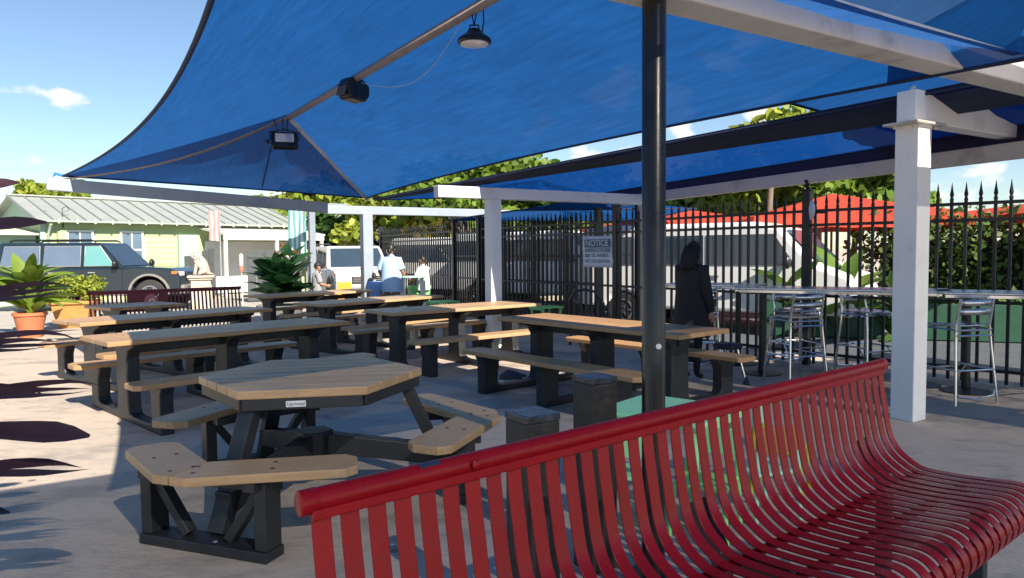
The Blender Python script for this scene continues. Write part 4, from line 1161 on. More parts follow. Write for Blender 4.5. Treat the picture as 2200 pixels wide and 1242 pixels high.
for h_, az, el, L_, w_, dr, sp, ro in LV:
    shp = lambda t_: (.30 + 1.25 * t_ ** 1.2) * (1 if t_ < .78 else max(.10, math.cos((t_ - .78) / .22 * 1.45))) * .78
    rows_ = blade(L_ * .90, w_ * .74, dr, 12, fold=.22, shape=shp)
    mb = MB(); W_ = place(rows_, (0, 0, h_), R(az), R(el), ro)
    if sp == 0: mb.grid(W_)
    else:                                        # frayed end: the blade splits into tapering tongues
        cut = 8
        mb.grid(W_[:cut + 1])
        rgl = random.Random(int(h_ * 100) + az)
        for side in range(sp):
            f0, f1 = side / sp, (side + 1) / sp
            reach = rgl.uniform(.55, 1.15)
            def at(row, f_):
                a_, m_, b_ = row
                return a_.lerp(m_, f_ * 2) if f_ < .5 else m_.lerp(b_, f_ * 2 - 1)
            tongue = []
            for i in range(cut, 13):
                t_ = (i - cut) / (12 - cut); k = 1 - t_ ** 1.3 * .94; mid_ = (f0 + f1) / 2
                base_ = W_[min(12, cut + int((i - cut)))]
                a_, b_ = at(base_, mid_ + (f0 - mid_) * k), at(base_, mid_ + (f1 - mid_) * k)
                ref = at(W_[cut], mid_)
                a_ = ref + (a_ - ref) * (1 if i == cut else 1 * reach if True else 1); b_ = ref + (b_ - ref) * (1 if i == cut else reach)
                if i == cut: a_, b_ = at(W_[cut], f0), at(W_[cut], f1)
                tongue.append([a_, b_])
            mb.grid(tongue)
    lf = mb.build('leaf', purple, root, smooth=True)
# stone kerb of the planting bed it grows in
root = thing('bed_edging', 'grey stone edging of the planting bed at the left edge', 'edging', (-3.95, 4.6, 0), ang((-.536, .844)))
for i in range(9):
    mb = MB(); mb.box((i * .52 - 1.2, .10, .07), (.50, .16, .14)); mb.build('stone', mat('grey_edging_stone', (.30, .29, .27), .85, 0, .2, 8, .006, 20), root, bevel=.02, seg=3)
obj('ground_cover', leaf_cloud([((i * .5 - 1.0, .5, .12), (.3, .25, .14)) for i in range(8)], 1500, .05, 75, fill=.8), leaf_b, root)

# ================================================================== VEHICLES
tyre_m = mat('tyre_rubber', (.03, .03, .03), .85, 0, .2, 10)
rim_m = mat('alloy_rim', (.35, .35, .36), .35, .8, .1, 8)
glass_dark = mat('tinted_glass', (.03, .05, .075), .06, 0, .1, 2, spec=.8)
glass_teal = mat('teal_tinted_glass', (.12, .30, .30), .08, 0, .1, 2, spec=.8)
plastic_grey = mat('grey_trim_plastic', (.20, .19, .18), .6, 0, .12, 8)
silver_trim = mat('silver_trim', (.62, .60, .58), .3, .7, .06, 8)
def wheel(root, x, y, r_, side, w=.22):
    ax = Matrix.Rotation(R(90), 3, 'X')
    mb = MB(); mb.lathe([(r_ * .62, -w / 2), (r_ * .92, -w / 2), (r_, -w / 2 + .04), (r_, w / 2 - .04), (r_ * .92, w / 2), (r_ * .62, w / 2)], 28, (x, y, r_), axis=ax)
    t_ = mb.build('wheel', tyre_m, root, smooth=35)
    mb = MB(); f_ = side * (w / 2 - .02)
    mb.lathe([(r_ * .60, 0), (r_ * .63, .03), (r_ * .55, .035), (r_ * .53, .005)], 28, (x, y + f_ * 1, r_), axis=ax)
    for k in range(6):
        a = k * math.pi / 3
        mb.bar((x + .05 * math.cos(a), y + f_, r_ + .05 * math.sin(a)), (x + r_ * .57 * math.cos(a), y + f_, r_ + r_ * .57 * math.sin(a)), .03, .075, upv=(0, 1, 0))
    mb.lathe([(.07, -.02), (.07, .02)], 14, (x, y + f_, r_), axis=ax)
    mb.build('rim', rim_m, t_, smooth=35)
    mb = MB(); mb.lathe([(r_ * .60, 0), (r_ * .60, .004)], 24, (x, y + f_ - side * .05, r_), axis=ax); mb.build('brake_disc', black_paint, t_)
def suv(name, label, loc, rz, paint, trim, glass_front, glass_rear, sc=1.0, cat='car', group='parked cars'):
    root = thing(name, label, cat, loc, rz, group)
    root.scale = (sc, sc, sc)
    W = .93
    prof = [(-2.36, .52), (-2.40, .75), (-2.36, 1.12), (.90, 1.10), (1.15, 1.13), (1.98, 1.08), (2.20, .98), (2.26, .80), (2.26, .50), (2.18, .42),
            (1.98, .42), (1.93, .66), (1.78, .84), (1.50, .91), (1.22, .84), (1.07, .66), (1.02, .42),
            (-.98, .42), (-1.03, .66), (-1.18, .84), (-1.46, .91), (-1.74, .84), (-1.89, .66), (-1.94, .42), (-2.25, .42)]
    mb = MB(); mb.prism(prof, 2 * W, lambda p: (p[0], -p[2], p[1])); mb.build('body', paint, root, bevel=.05, seg=3)
    mb = MB(); mb.box((0, 0, .55), (4.3, 1.5, .35)); mb.build('underbody', black_paint, root)
    # cabin
    zb, zt = 1.09, 1.74
    bot = [(-2.32, W - .05), (.84, W - .05)]; top = [(-2.20, W - .17), (.22, W - .17)]
    V_ = [(bot[0][0], -bot[0][1], zb), (bot[1][0], -bot[1][1], zb), (bot[1][0], bot[1][1], zb), (bot[0][0], bot[0][1], zb),
          (top[0][0], -top[0][1], zt), (top[1][0], -top[1][1], zt), (top[1][0], top[1][1], zt), (top[0][0], top[0][1], zt)]
    mb = MB(); mb.add(V_, [(3, 2, 1, 0), (4, 5, 6, 7), (0, 1, 5, 4), (1, 2, 6, 5), (2, 3, 7, 6), (3, 0, 4, 7)]); mb.build('cabin', paint, root, bevel=.05, seg=3)
    def side_pt(x, z, s):
        t_ = (z - zb) / (zt - zb); y = (W - .05) * (1 - t_) + (W - .17) * t_
        return Vector((x, s * (y + .006), z))
    for s in (-1, 1):
        for (xa0, xa1, xb0, xb1, g_) in ((-2.14, -2.06, -1.18, -1.20, glass_rear), (-1.10, -1.08, -.20, -.20, glass_rear), (-.10, -.10, .64, .26, glass_front)):
            P = [side_pt(xa0, zb + .06, s), side_pt(xb0, zb + .06, s), side_pt(xb1, zt - .09, s), side_pt(xa1, zt - .09, s)]
            c_ = sum(P, Vector()) / 4
            mb = MB(); mb.add(P, [(0, 1, 2, 3)]); o = mb.build('side_window', g_, root); sm = o.modifiers.new('thickness', 'SOLIDIFY'); sm.thickness = .012; sm.offset = 0
            rim_ = [c_ + (p - c_) * 1.0 for p in P]
            mb = MB(); mb.tube(rim_, .011, 6, close=True); mb.build('window_trim', trim, o)
        # door seams, handles, mirror, sill, arch flares
        for x in (-1.14, -.15, .84):
            mb = MB(); mb.box((x, s * (W + .001), .80), (.010, .006, .56)); mb.build('door_seam', black_paint, root)
        for x in (-.36, .62):
            pass
        for x in (-.95, .02):
            mb = MB(); mb.bar((x, s * (W + .022), .985), (x + .17, s * (W + .022), .985), .018, .026); mb.build('door_handle', trim, root, bevel=.006)
        mb = MB(); mb.ball((.74, s * (W + .12), 1.20), (.07, .11, .10), 14, 10); mb.build('wing_mirror', black_paint, root, smooth=True)
        mb = MB(); mb.bar((-.98, s * (W + .005), .44), (1.02, s * (W + .005), .44), .07, .10); mb.build('sill', plastic_grey, root, bevel=.015)
        for x in (1.50, -1.46):
            pts = [(x + .50 * math.cos(a), s * (W + .0), .42 + .50 * math.sin(a)) for a in [R(q) for q in range(0, 181, 15)]]
            mb = MB()
            for a, b in zip(pts[:-1], pts[1:]): mb.bar(a, b, .055, .085, upv=(0, 1, 0))
            mb.build('wheel_arch_flare', plastic_grey, root, bevel=.006)
            wheel(root, x, s * (W - .12), .395, s)
        mb = MB(); mb.tube([(-2.0, s * .66, zt + .03), (-1.9, s * .66, zt + .07), (.0, s * .66, zt + .07), (.10, s * .66, zt + .02)], .022, 8); mb.build('roof_rail', black_paint, root, smooth=40)
        mb = MB(); mb.box((2.19, s * .70, .93), (.10, .30, .12)); hl_ = mb.build('headlight', mat('headlight_lens', (.55, .55, .55), .1, 0, .05, 5, spec=.8), root, bevel=.02)
        mb = MB(); mb.box((2.12, s * (W - .01), .965), (.13, .05, .075)); mb.build('amber_marker', mat('amber_lens', (.7, .16, .03), .2), hl_, bevel=.01)
        mb = MB(); mb.box((-2.385, s * .78, 1.0), (.05, .2, .22)); mb.build('tail_light', mat('red_lens', (.35, .01, .01), .2), root, bevel=.015)
    # windscreen and rear window
    for xs in ((.84, .22, 1), (-2.32, -2.20, -1)):
        P = []
        for z, s in ((zb + .05, -1), (zb + .05, 1), (zt - .07, 1), (zt - .07, -1)):
            t_ = (z - zb) / (zt - zb); y = (W - .05) * (1 - t_) + (W - .17) * t_ - .08
            P.append((xs[0] * (1 - t_) + xs[1] * t_ + .010 * xs[2], s * y, z + .006))
        mb = MB(); mb.add(P, [(0, 1, 2, 3)]); o = mb.build('windscreen', glass_dark, root); sm = o.modifiers.new('thickness', 'SOLIDIFY'); sm.thickness = .01; sm.offset = 0
    mb = MB(); mb.box((2.265, 0, .83), (.05, 1.05, .20)); mb.build('grille', black_paint, root, bevel=.01)
    for z in (.78, .83, .88):
        mb = MB(); mb.box((2.292, 0, z), (.012, 1.0, .014)); mb.build('grille_bar', trim, root)
    mb = MB(); mb.box((2.26, 0, .54), (.16, 1.75, .22)); mb.build('bumper', plastic_grey, root, bevel=.03)
    mb = MB(); mb.box((-2.38, 0, .56), (.16, 1.75, .22)); mb.build('bumper', plastic_grey, root, bevel=.03)
    return root
navy = mat('dark_blue_black_car_paint', (.012, .022, .032), .22, 0, .08, 3, spec=.5, coat=.5)
wpaint = mat('white_car_paint', (.74, .75, .76), .28, 0, .04, 3, coat=.4)
suv('dark_car', 'dark blue-black off-road car parked in front of the green house', (-11.25, 20.0, 0), ang((.995, .06)), navy, silver_trim, glass_teal, mat('blue_grey_glass', (.10, .14, .20), .08, 0, .1, 2, spec=.8), 1.05)
suv('white_car', 'white car facing the seating area beside the far white post', (-4.55, 20.6, 0), ang((.42, -.9)), wpaint, silver_trim, glass_dark, glass_dark, .97)
def van(name, label, loc, rz, sc=1.0, tape=False):
    root = thing(name, label, 'van', loc, rz, 'white vans beyond the fence'); root.scale = (sc, sc, sc)
    W = .98
    prof = [(-2.6, .38), (-2.62, 1.05), (-2.55, 1.80), (-2.35, 1.98), (1.05, 1.98), (1.45, 1.86), (2.05, 1.22), (2.55, 1.05), (2.66, .80), (2.62, .38), (2.02, .38), (1.9, .62), (1.65, .72), (1.4, .62), (1.28, .38), (-1.18, .38), (-1.3, .62), (-1.55, .72), (-1.8, .62), (-1.92, .38)]
    mb = MB(); mb.prism(prof, 2 * W, lambda p: (p[0], -p[2], p[1])); mb.build('body', wpaint, root, bevel=.07, seg=3)
    for s in (-1, 1):
        for a, b, c_, d_ in ((-2.45, -1.30, -2.40, -1.30), (-1.26, .10, -1.26, .10), (.15, 1.72, .15, 1.36)):
            P = [(a, s * (W + .006), 1.22), (b, s * (W + .006), 1.22), (d_, s * (W + .006), 1.76), (c_, s * (W + .006), 1.76)]
            mb = MB(); mb.add(P, [(0, 1, 2, 3)]); o = mb.build('side_window', glass_dark, root); sm = o.modifiers.new('thickness', 'SOLIDIFY'); sm.thickness = .012; sm.offset = 0
        for x in (-1.28, .12, 1.40):
            mb = MB(); mb.box((x, s * (W + .001), .85), (.012, .006, .7)); mb.build('door_seam', plastic_grey, root)
        mb = MB(); mb.bar((.2, s * (W + .02), 1.02), (.4, s * (W + .02), 1.02), .02, .03); mb.build('door_handle', plastic_grey, root)
        for x in (1.65, -1.55): wheel(root, x, s * (W - .13), .34, s)
        mb = MB(); mb.ball((1.62, s * (W + .12), 1.28), (.06, .09, .12), 12, 8); mb.build('wing_mirror', black_paint, root, smooth=True)
        mb = MB(); mb.box((2.50, s * .72, .92), (.16, .3, .16)); mb.build('headlight', MATS['headlight_lens'], root, bevel=.03)
    P = [(2.02, -.82, 1.27), (2.02, .82, 1.27), (1.50, .76, 1.83), (1.50, -.76, 1.83)]
    mb = MB(); mb.add([(p[0] + .01, p[1], p[2] + .01) for p in P], [(0, 1, 2, 3)]); mb.build('windscreen', glass_dark, root)
    return root
van('white_van', 'white passenger van with a dark window band right behind the spiked fence', (4.0, 14.0, 0), ang((.80, -.60)), 1.0)
van('white_van', 'second white van farther back behind the notice', (.9, 19.6, 0), ang((.75, -.66)), 1.02)
van('white_van', 'third white van behind the far fence run', (-1.2, 22.4, 0), ang((.9, -.42)), .98)
van('white_van', 'fourth white van behind the gate posts', (-.6, 25.5, 0), ang((-.95, .2)), 1.0)

# ================================================================== RED MARKET UMBRELLAS
red_cloth = mat('coral_red_canvas', (.62, .07, .035), .8, 0, .08, 3, .002, 60, trans=(.35, (.7, .09, .04)))
def umbrella(label, c, half, ze, za, rz):
    root = thing('market_umbrella', label, 'umbrella', (*c, 0), rz, 'red canvas umbrellas beyond the fence')
    cs = [(-half, -half), (half, -half), (half, half), (-half, half)]
    for k in range(4):
        a, b = cs[k], cs[(k + 1) % 4]; rows_ = []
        for j in range(9):
            t_ = j / 8; zz = ze + (za - ze) * (t_ ** 1.12)
            rows_.append([Vector((a[0] * (1 - t_), a[1] * (1 - t_), zz)).lerp(Vector((b[0] * (1 - t_), b[1] * (1 - t_), zz)), i / 8) - Vector((0, 0, .05 * math.sin(math.pi * i / 8) * (1 - t_))) for i in range(9)])
        mb = MB(); mb.grid(rows_); mb.build('canopy_panel', red_cloth, root, smooth=True)
        mb = MB(); mb.grid([[Vector((*a, 0)).lerp(Vector((*b, 0)), i / 12) + Vector((0, 0, ze - .05 * math.sin(math.pi * i / 12) + dz_ - (.02 * (i % 2) if dz_ else 0))) for i in range(13)] for dz_ in (0, -.17)]); mb.build('valance', red_cloth, root, smooth=True)
        mb = MB(); mb.bar((0, 0, za - .06), (a[0] * .97, a[1] * .97, ze - .03), .02, .03); mb.build('rib', tan_tube, root)
    mb = MB(); mb.tube([(0, 0, 0), (0, 0, za)], .025, 10); mb.build('pole', tan_tube, root)
    mb = MB(); mb.lathe([(.3, 0), (.3, .06), (.05, .1)], 16); mb.build('base', black_paint, root)
umbrella('smaller red umbrella behind the black round pole', (4.35, 18.0), 2.0, 2.08, 2.50, R(20))
umbrella('larger red umbrella left of the near white post', (6.9, 15.6), 2.15, 2.12, 2.68, R(-5))
umbrella('red umbrella at the right edge behind the hedge', (10.8, 13.6), 2.2, 2.12, 2.45, R(10))
root = thing('awning', 'pale grey awning edge above the hedge at the right', 'awning', (10.2, 15.2, 0), R(-12))
mb = MB(); mb.box((0, 0, 2.12), (7.5, 1.8, .16)); mb.build('roof_slab', grey_paint, root, bevel=.02)
for x in (-3.4, 0, 3.4):
    mb = MB(); mb.box((x, .6, 1.02), (.12, .12, 2.04)); mb.build('post', white_paint, root)

# ================================================================== THE GREEN HOUSE
siding = mat('pale_green_siding', (.40, .50, .26), .7, 0, .05, 3, .001, 30)
siding_sh = mat('sage_green_trim', (.34, .50, .40), .7, 0, .05, 3)
metal_roof = mat('pale_metal_roof', (.36, .39, .365), .45, .2, .07, 2, dirt=(.4, .42, .38, .5), dscale=.8)
seam_m = mat('roof_seam', (.25, .28, .27), .45, .3, .08, 4)
win_white = mat('white_window_paint', (.75, .75, .73), .5, 0, .05, 5)
pane_m = mat('window_pane', (.10, .16, .22), .06, 0, .2, 1.5, spec=.8)
HX = Vector((.66, .75, 0)).normalized()
root = thing('green_house', 'low pale green clapboard house with a ribbed metal roof', 'house', (-14.53, 22.4, 0), ang(HX)); root.scale = (1.12, 1.12, 1.12)
HL, HD, EZ, RZ = 9.35, 4.4, 2.42, 3.10
mb = MB(); mb.box((HL / 2, HD / 2 + .03, EZ / 2), (HL - .06, HD - .02, EZ)); hw = mb.build('wall', siding, root)
nb = 14; bh = EZ / nb
for i in range(nb):                                     # each clapboard laps the one below
    z0 = i * bh
    mb = MB(); mb.add([(0, -.022, z0), (HL, -.022, z0), (HL, -.006, z0 + bh + .01), (0, -.006, z0 + bh + .01), (0, .03, z0), (HL, .03, z0), (HL, .03, z0 + bh + .01), (0, .03, z0 + bh + .01)],
                      [(0, 1, 2, 3), (4, 7, 6, 5), (0, 4, 5, 1), (3, 2, 6, 7), (0, 3, 7, 4), (1, 5, 6, 2)]); mb.build('clapboard', siding, hw)
for xg, s in ((0, -1), (HL, 1)):                         # gable triangles
    mb = MB(); mb.prism([(-.0, EZ), (HD, EZ), (HD / 2, RZ - .03)], .06, lambda p, xg=xg: (xg + p[2] - .03 * s, p[0], p[1])); mb.build('gable', siding_sh, root)
rf = MB()
ov, tk = .42, .05
sl_ = (RZ - EZ) / (HD / 2); ef = -ov; ez = EZ - ov * sl_ * .9
rf.add([(-.25, ef, ez), (HL + .25, ef, ez), (HL + .25, HD / 2, RZ), (-.25, HD / 2, RZ), (-.25, HD + ov, ez), (HL + .25, HD + ov, ez),
        (-.25, ef, ez - tk), (HL + .25, ef, ez - tk), (HL + .25, HD / 2, RZ - tk), (-.25, HD / 2, RZ - tk), (-.25, HD + ov, ez - tk), (HL + .25, HD + ov, ez - tk)],
       [(0, 1, 2, 3), (3, 2, 5, 4), (7, 6, 9, 8), (8, 9, 10, 11), (0, 6, 7, 1), (4, 5, 11, 10), (0, 3, 9, 6), (3, 4, 10, 9), (1, 7, 8, 2), (2, 8, 11, 5)])
rfo = rf.build('roof', metal_roof, root)
nsm = 24
for i in range(nsm + 1):
    x = -.25 + (HL + .5) * i / nsm
    mb = MB(); mb.bar((x, ef, ez + .018), (x, HD / 2, RZ + .018), .03, .036); mb.build('standing_seam', seam_m, rfo)
mb = MB(); mb.bar((-.25, HD / 2, RZ + .03), (HL + .25, HD / 2, RZ + .03), .2, .04); mb.build('ridge_cap', metal_roof, rfo, bevel=.01)
mb = MB(); mb.bar((-.05, -.04, EZ - .06), (HL + .05, -.04, EZ - .06), .03, .10); mb.build('frieze_board', siding_sh, root)
for i in range(20):                                      # rafter tails with pale ends
    x = .3 + .46 * i
    mb = MB(); mb.box((x, -.24, EZ - .10), (.05, .34, .06)); mb.build('rafter_tail', siding_sh, root)
    mb = MB(); mb.ball((x, -.42, EZ - .18), .03, 8, 6); mb.build('eave_bulb', win_white, root, smooth=True)
for x0, x1, z0, z1 in ((.60, 1.26, .95, 2.02), (2.02, 2.64, .95, 2.02)):
    cx, cz, w_, h_ = (x0 + x1) / 2, (z0 + z1) / 2, x1 - x0, z1 - z0
    mb = MB()
    mb.box((cx - w_ / 2, -.045, cz), (.06, .05, h_ + .06)); mb.box((cx + w_ / 2, -.045, cz), (.06, .05, h_ + .06)); mb.box((cx, -.045, z0), (w_ - .06, .05, .06)); mb.box((cx, -.045, z1), (w_ - .06, .05, .06))
    wo = mb.build('window', win_white, root, bevel=.005)
    for r_ in range(2):
        for c_ in range(2):
            mb = MB(); mb.box((cx + (c_ - .5) * (w_ / 2 - .02), -.032, cz + (r_ - .5) * (h_ / 2 - .01)), (w_ / 2 - .055, .012, h_ / 2 - .06)); mb.build('pane', pane_m, wo)
    mb = MB(); mb.box((cx, -.040, cz), (w_ - .06, .02, .045)); mb.box((cx, -.0405, cz), (.03, .018, h_ - .06)); mb.build('glazing_bar', win_white, wo)
    mb = MB(); mb.box((cx, -.06, z0 - .05), (w_ + .14, .10, .035)); mb.build('sill', win_white, wo)
# corner boards, drainpipe and meter box
for x in (.0, HL):
    mb = MB(); mb.box((x, -.03, EZ / 2), (.12, .07, EZ - .02)); mb.build('corner_board', siding_sh, root)
mb = MB(); mb.tube([(.12, -.36, EZ - .22), (.12, -.10, EZ - .50), (.12, -.07, .1)], .035, 8); mb.build('drainpipe', mat('grey_green_pipe', (.34, .42, .38), .6), root, smooth=40)
mb = MB(); mb.box((.45, -.09, 1.86), (.22, .12, .34)); mb.build('meter_box', siding, root, bevel=.01)
# antenna wire figure on the roof
mb = MB(); mb.tube([(-.1, .5, RZ - .55), (.25, .55, RZ - .50), (.45, .35, RZ - .62), (.5, .1, RZ - .8), (.5, -.1, RZ - 1.0)], .012, 5); mb.tube([(.5, -.1, RZ - .98), (.5, -.05, RZ - .45), (.62, 0, RZ - .38), (.70, 0, RZ - .48), (.55, 0, RZ - .55)], .012, 5); mb.build('roof_cable', black_paint, root)
# left annex with lower roof
mb = MB(); mb.box((-.80, 1.6, .98), (1.45, 2.6, 1.96)); mb.build('annex_wall', siding_sh, root)
mb = MB(); mb.bar((-.85, -.1, 1.92), (-.85, 3.0, 2.2), 1.5, .05); mb.build('annex_roof', mat('cream_roof', (.58, .55, .44), .6, 0, .1, 3), root)
mb = MB(); mb.box((-.62, .27, 1.48), (.55, .05, .38)); mb.build('annex_panel', siding, root)
# white lean-to porch in the middle of the front
mb = MB(); mb.add([(4.35, -1.7, 1.98), (8.0, -1.7, 1.98), (8.0, -.03, 2.20), (4.35, -.03, 2.20), (4.35, -1.7, 1.92), (8.0, -1.7, 1.92), (8.0, -.03, 2.14), (4.35, -.03, 2.14)],
                  [(0, 1, 2, 3), (5, 4, 7, 6), (0, 4, 5, 1), (3, 2, 6, 7), (0, 3, 7, 4), (1, 5, 6, 2)]); mb.build('porch_roof', mat('white_porch_roof', (.60, .59, .57), .6, 0, .05, 3), root)
mb = MB(); mb.box((6.17, -1.66, 1.84), (3.6, .05, .15)); mb.build('porch_fascia', grey_paint, root)
for x in (4.45, 6.2, 7.9):
    mb = MB(); mb.box((x, -1.62, .9), (.09, .09, 1.8)); mb.build('porch_post', win_white, root)
mb = MB(); mb.box((6.2, -.10, .9), (3.3, .10, 1.7)); mb.build('porch_wall', mat('grey_white_wall', (.62, .62, .62), .7, 0, .1, 2), root)
mb = MB(); mb.box((4.0, -.09, 1.0), (.62, .10, 1.9)); d_ = mb.build('door', siding_sh, root, bevel=.01)
mb = MB(); mb.box((4.0, -.145, 1.35), (.34, .012, .8)); mb.build('door_panel', mat('pale_sage', (.44, .58, .48), .6), d_, bevel=.004)
mb = MB(); mb.ball((4.24, -.17, 1.0), .025, 8, 6); mb.build('door_knob', steel, d_)
# carport to the right of the house
mb = MB(); mb.box((HL + 1.3, 1.6, 1.98), (2.6, 3.4, .10)); mb.box((HL + 1.3, -.10, 1.88), (2.6, .06, .22)); mb.build('carport_roof', siding, root)
mb = MB(); mb.box((HL + 1.3, 3.2, .95), (2.6, .08, 1.9)); mb.build('carport_wall', siding_sh, root)
mb = MB(); mb.box((HL + 2.5, .0, .95), (.10, .10, 1.88)); mb.build('carport_post', siding_sh, root)
# dark gates and boards before the porch
gate_m = mat('dark_grey_gate', (.055, .065, .07), .6, 0, .15, 4, .002, 20)
root = thing('dark_gate', 'dark grey solid gate panel behind the lion statue', 'gate', (-8.0, 22.2, 0), ang((.9, .43)))
for i in range(6):
    mb = MB(); mb.box((i * .27, 0, .82), (.262, .04, 1.55)); mb.build('board', gate_m, root, bevel=.004)
for z in (.25, 1.42):
    mb = MB(); mb.box((.675, -.035, z), (1.62, .03, .09)); mb.build('rail', gate_m, root)
root = thing('dark_screen', 'small dark slanted-top fence panel right of the car bonnet', 'screen', (-10.6, 23.6, 0), ang(HX))
for i in range(5):
    mb = MB(); mb.box((i * .2, 0, .72 + .03 * i), (.19, .03, 1.44 + .06 * i)); mb.build('board', gate_m, root)

# ------------------------------------------------------------------ lion statue on its pedestal
stone = mat('cast_stone', (.46, .40, .34), .85, 0, .15, 8, .006, 20)
root = thing('pedestal', 'tan cast stone pedestal carrying the lion statue', 'pedestal', (-7.15, 16.6, 0), R(20))
mb = MB(); mb.box((0, 0, .06), (.56, .56, .12)); mb.box((0, 0, .52), (.42, .42, .80)); mb.box((0, 0, .935), (.50, .50, .05)); mb.box((0, 0, .985), (.57, .57, .05)); mb.build('shaft', stone, root, bevel=.012)
for a in range(4):
    rot = Matrix.Rotation(a * math.pi / 2, 3, 'Z'); mb = MB()
    for cx, cz, w_, h_ in ((0, .78, .28, .02), (0, .26, .28, .02), (-.14, .52, .02, .52), (.14, .52, .02, .52)): mb.box(rot @ Vector((cx, -.212, cz)), (w_, .012, h_), rot)
    mb.build('panel_moulding', stone, root)
def skin_mesh(verts, edges, radii, sub=2, root_i=0):
    me = bpy.data.meshes.new('skin'); me.from_pydata([tuple(v) for v in verts], edges, [])
    o = bpy.data.objects.new('skin', me); COL.objects.link(o)
    s_ = o.modifiers.new('skin', 'SKIN'); s_.use_smooth_shade = True
    if not me.skin_vertices: me.skin_vertices.new() if hasattr(me.skin_vertices, 'new') else None
    if not me.skin_vertices:
        bpy.context.view_layer.objects.active = o
        bpy.ops.mesh.customdata_skin_add()
    d_ = me.skin_vertices[0].data
    for i, r_ in enumerate(radii):
        d_[i].radius = r_ if isinstance(r_, tuple) else (r_, r_); d_[i].use_root = (i == root_i)
    sb = o.modifiers.new('sub', 'SUBSURF'); sb.levels = sub; sb.render_levels = sub
    dg = bpy.context.evaluated_depsgraph_get()
    out = bpy.data.meshes.new_from_object(o.evaluated_get(dg))
    bpy.data.objects.remove(o, do_unlink=True); out.materials.clear()
    return out
# sitting lion, facing -x
lv = [(.10, 0, .10), (.06, 0, .22), (-.02, 0, .34), (-.08, 0, .42), (-.16, 0, .46), (-.23, 0, .44),
      (-.07, -.07, .27), (-.10, -.075, .12), (-.13, -.075, .015), (-.07, .07, .27), (-.10, .075, .12), (-.13, .075, .015),
      (.09, -.11, .10), (.00, -.13, .07), (-.02, -.13, .015), (.09, .11, .10), (.00, .13, .07), (-.02, .13, .015),
      (.20, .02, .04), (.24, .10, .03), (.16, .17, .03)]
le = [(0, 1), (1, 2), (2, 3), (3, 4), (4, 5), (2, 6), (6, 7), (7, 8), (2, 9), (9, 10), (10, 11), (0, 12), (12, 13), (13, 14), (0, 15), (15, 16), (16, 17), (0, 18), (18, 19), (19, 20)]
lr = [.13, .125, .125, .12, .095, .05, .055, .038, .036, .055, .038, .036, .075, .05, .034, .075, .05, .034, .02, .018, .026]
root = thing('lion_statue', 'seated stone lion statue on the tan pedestal', 'statue', (-7.15, 16.6, 1.010), R(10))
lm_ = skin_mesh(lv, le, lr); obj('body', lm_, stone, root, smooth=True)
mb = MB()
rg = random.Random(3)
for i in range(40):                                       # mane locks round the head
    a = rg.uniform(0, 6.28); q = rg.uniform(.085, .13); p0 = Vector((-.09 + rg.uniform(-.03, .08), q * math.cos(a), .42 + q * math.sin(a)))
    mb.tube([p0, p0 + Vector((.05, .02 * math.cos(a), -.05))], [.028, .008], 6)
for s in (-1, 1): mb.ball((-.13, s * .075, .535), (.02, .02, .025), 8, 6)
mb.build('mane', stone, root, smooth=True)
mb = MB()
for s in (-1, 1): mb.ball((-.235, s * .035, .475), .012, 8, 6)
mb.ball((-.275, 0, .445), (.014, .02, .014), 8, 6); mb.build('face_features', mat('dark_stone', (.16, .13, .11), .9), root)

# ------------------------------------------------------------------ feather flags
def feather_flag(name, label, loc, h, w, z0, col1, col2, rz, stripes):
    root = thing(name, label, 'flag', (*loc, 0), rz)
    mb = MB(); mb.tube([(0, 0, 0), (0, 0, h)], [.018, .012], 8); mb.build('pole', mat('grey_flag_pole', (.30, .32, .34), .5), root, smooth=40)
    m1 = mat(name + '_cloth', col1, .8, 0, .1, 6, trans=(.3, None)); m2 = mat(name + '_stripe', col2, .8, 0, .1, 6, trans=(.3, None))
    for k in range(stripes):
        rows_ = []
        for j in range(11):
            t_ = j / 10; z = z0 + (h - z0) * t_
            rows_.append([(-w * (q / 3 + k) / stripes, .03 * math.sin(t_ * 7 + (q / 3 + k) * 1.2), z + .03 * (q / 3 + k) / stripes) for q in range(4)])
        mb = MB(); mb.grid(rows_); mb.build('stripe', m1 if k % 2 == 0 else m2, root, smooth=True)
feather_flag('striped_flag', 'faded red and white striped flag on a pole above the gate', (-7.05, 17.5), 2.52, .27, 1.80, (.62, .35, .33), (.72, .66, .64), 0, 5)
feather_flag('teal_banner', 'teal and white striped banner left of the slim grey post', (-4.72, 16.6), 2.68, .40, 1.40, (.16, .44, .44), (.66, .76, .76), 0, 7)
root = thing('torch_stick', 'thin garden torch with a red and white tip before the dark gate', 'torch', (-6.35, 17.0, 0))
mb = MB(); mb.tube([(0, 0, 0), (-.02, 0, 1.10)], .012, 6); mb.build('stick', mat('pale_stick', (.55, .53, .48), .7), root)
mb = MB(); mb.lathe([(.02, 1.05), (.04, 1.12), (.045, 1.22)], 10, (-.02, 0, 0)); mb.build('red_tip', mat('coral_tip', (.7, .2, .14), .6), root)
mb = MB(); mb.lathe([(.045, 1.22), (.05, 1.45), (.03, 1.50)], 10, (-.02, 0, 0)); mb.build('white_tip', mat('pale_tip', (.6, .55, .52), .6), root)

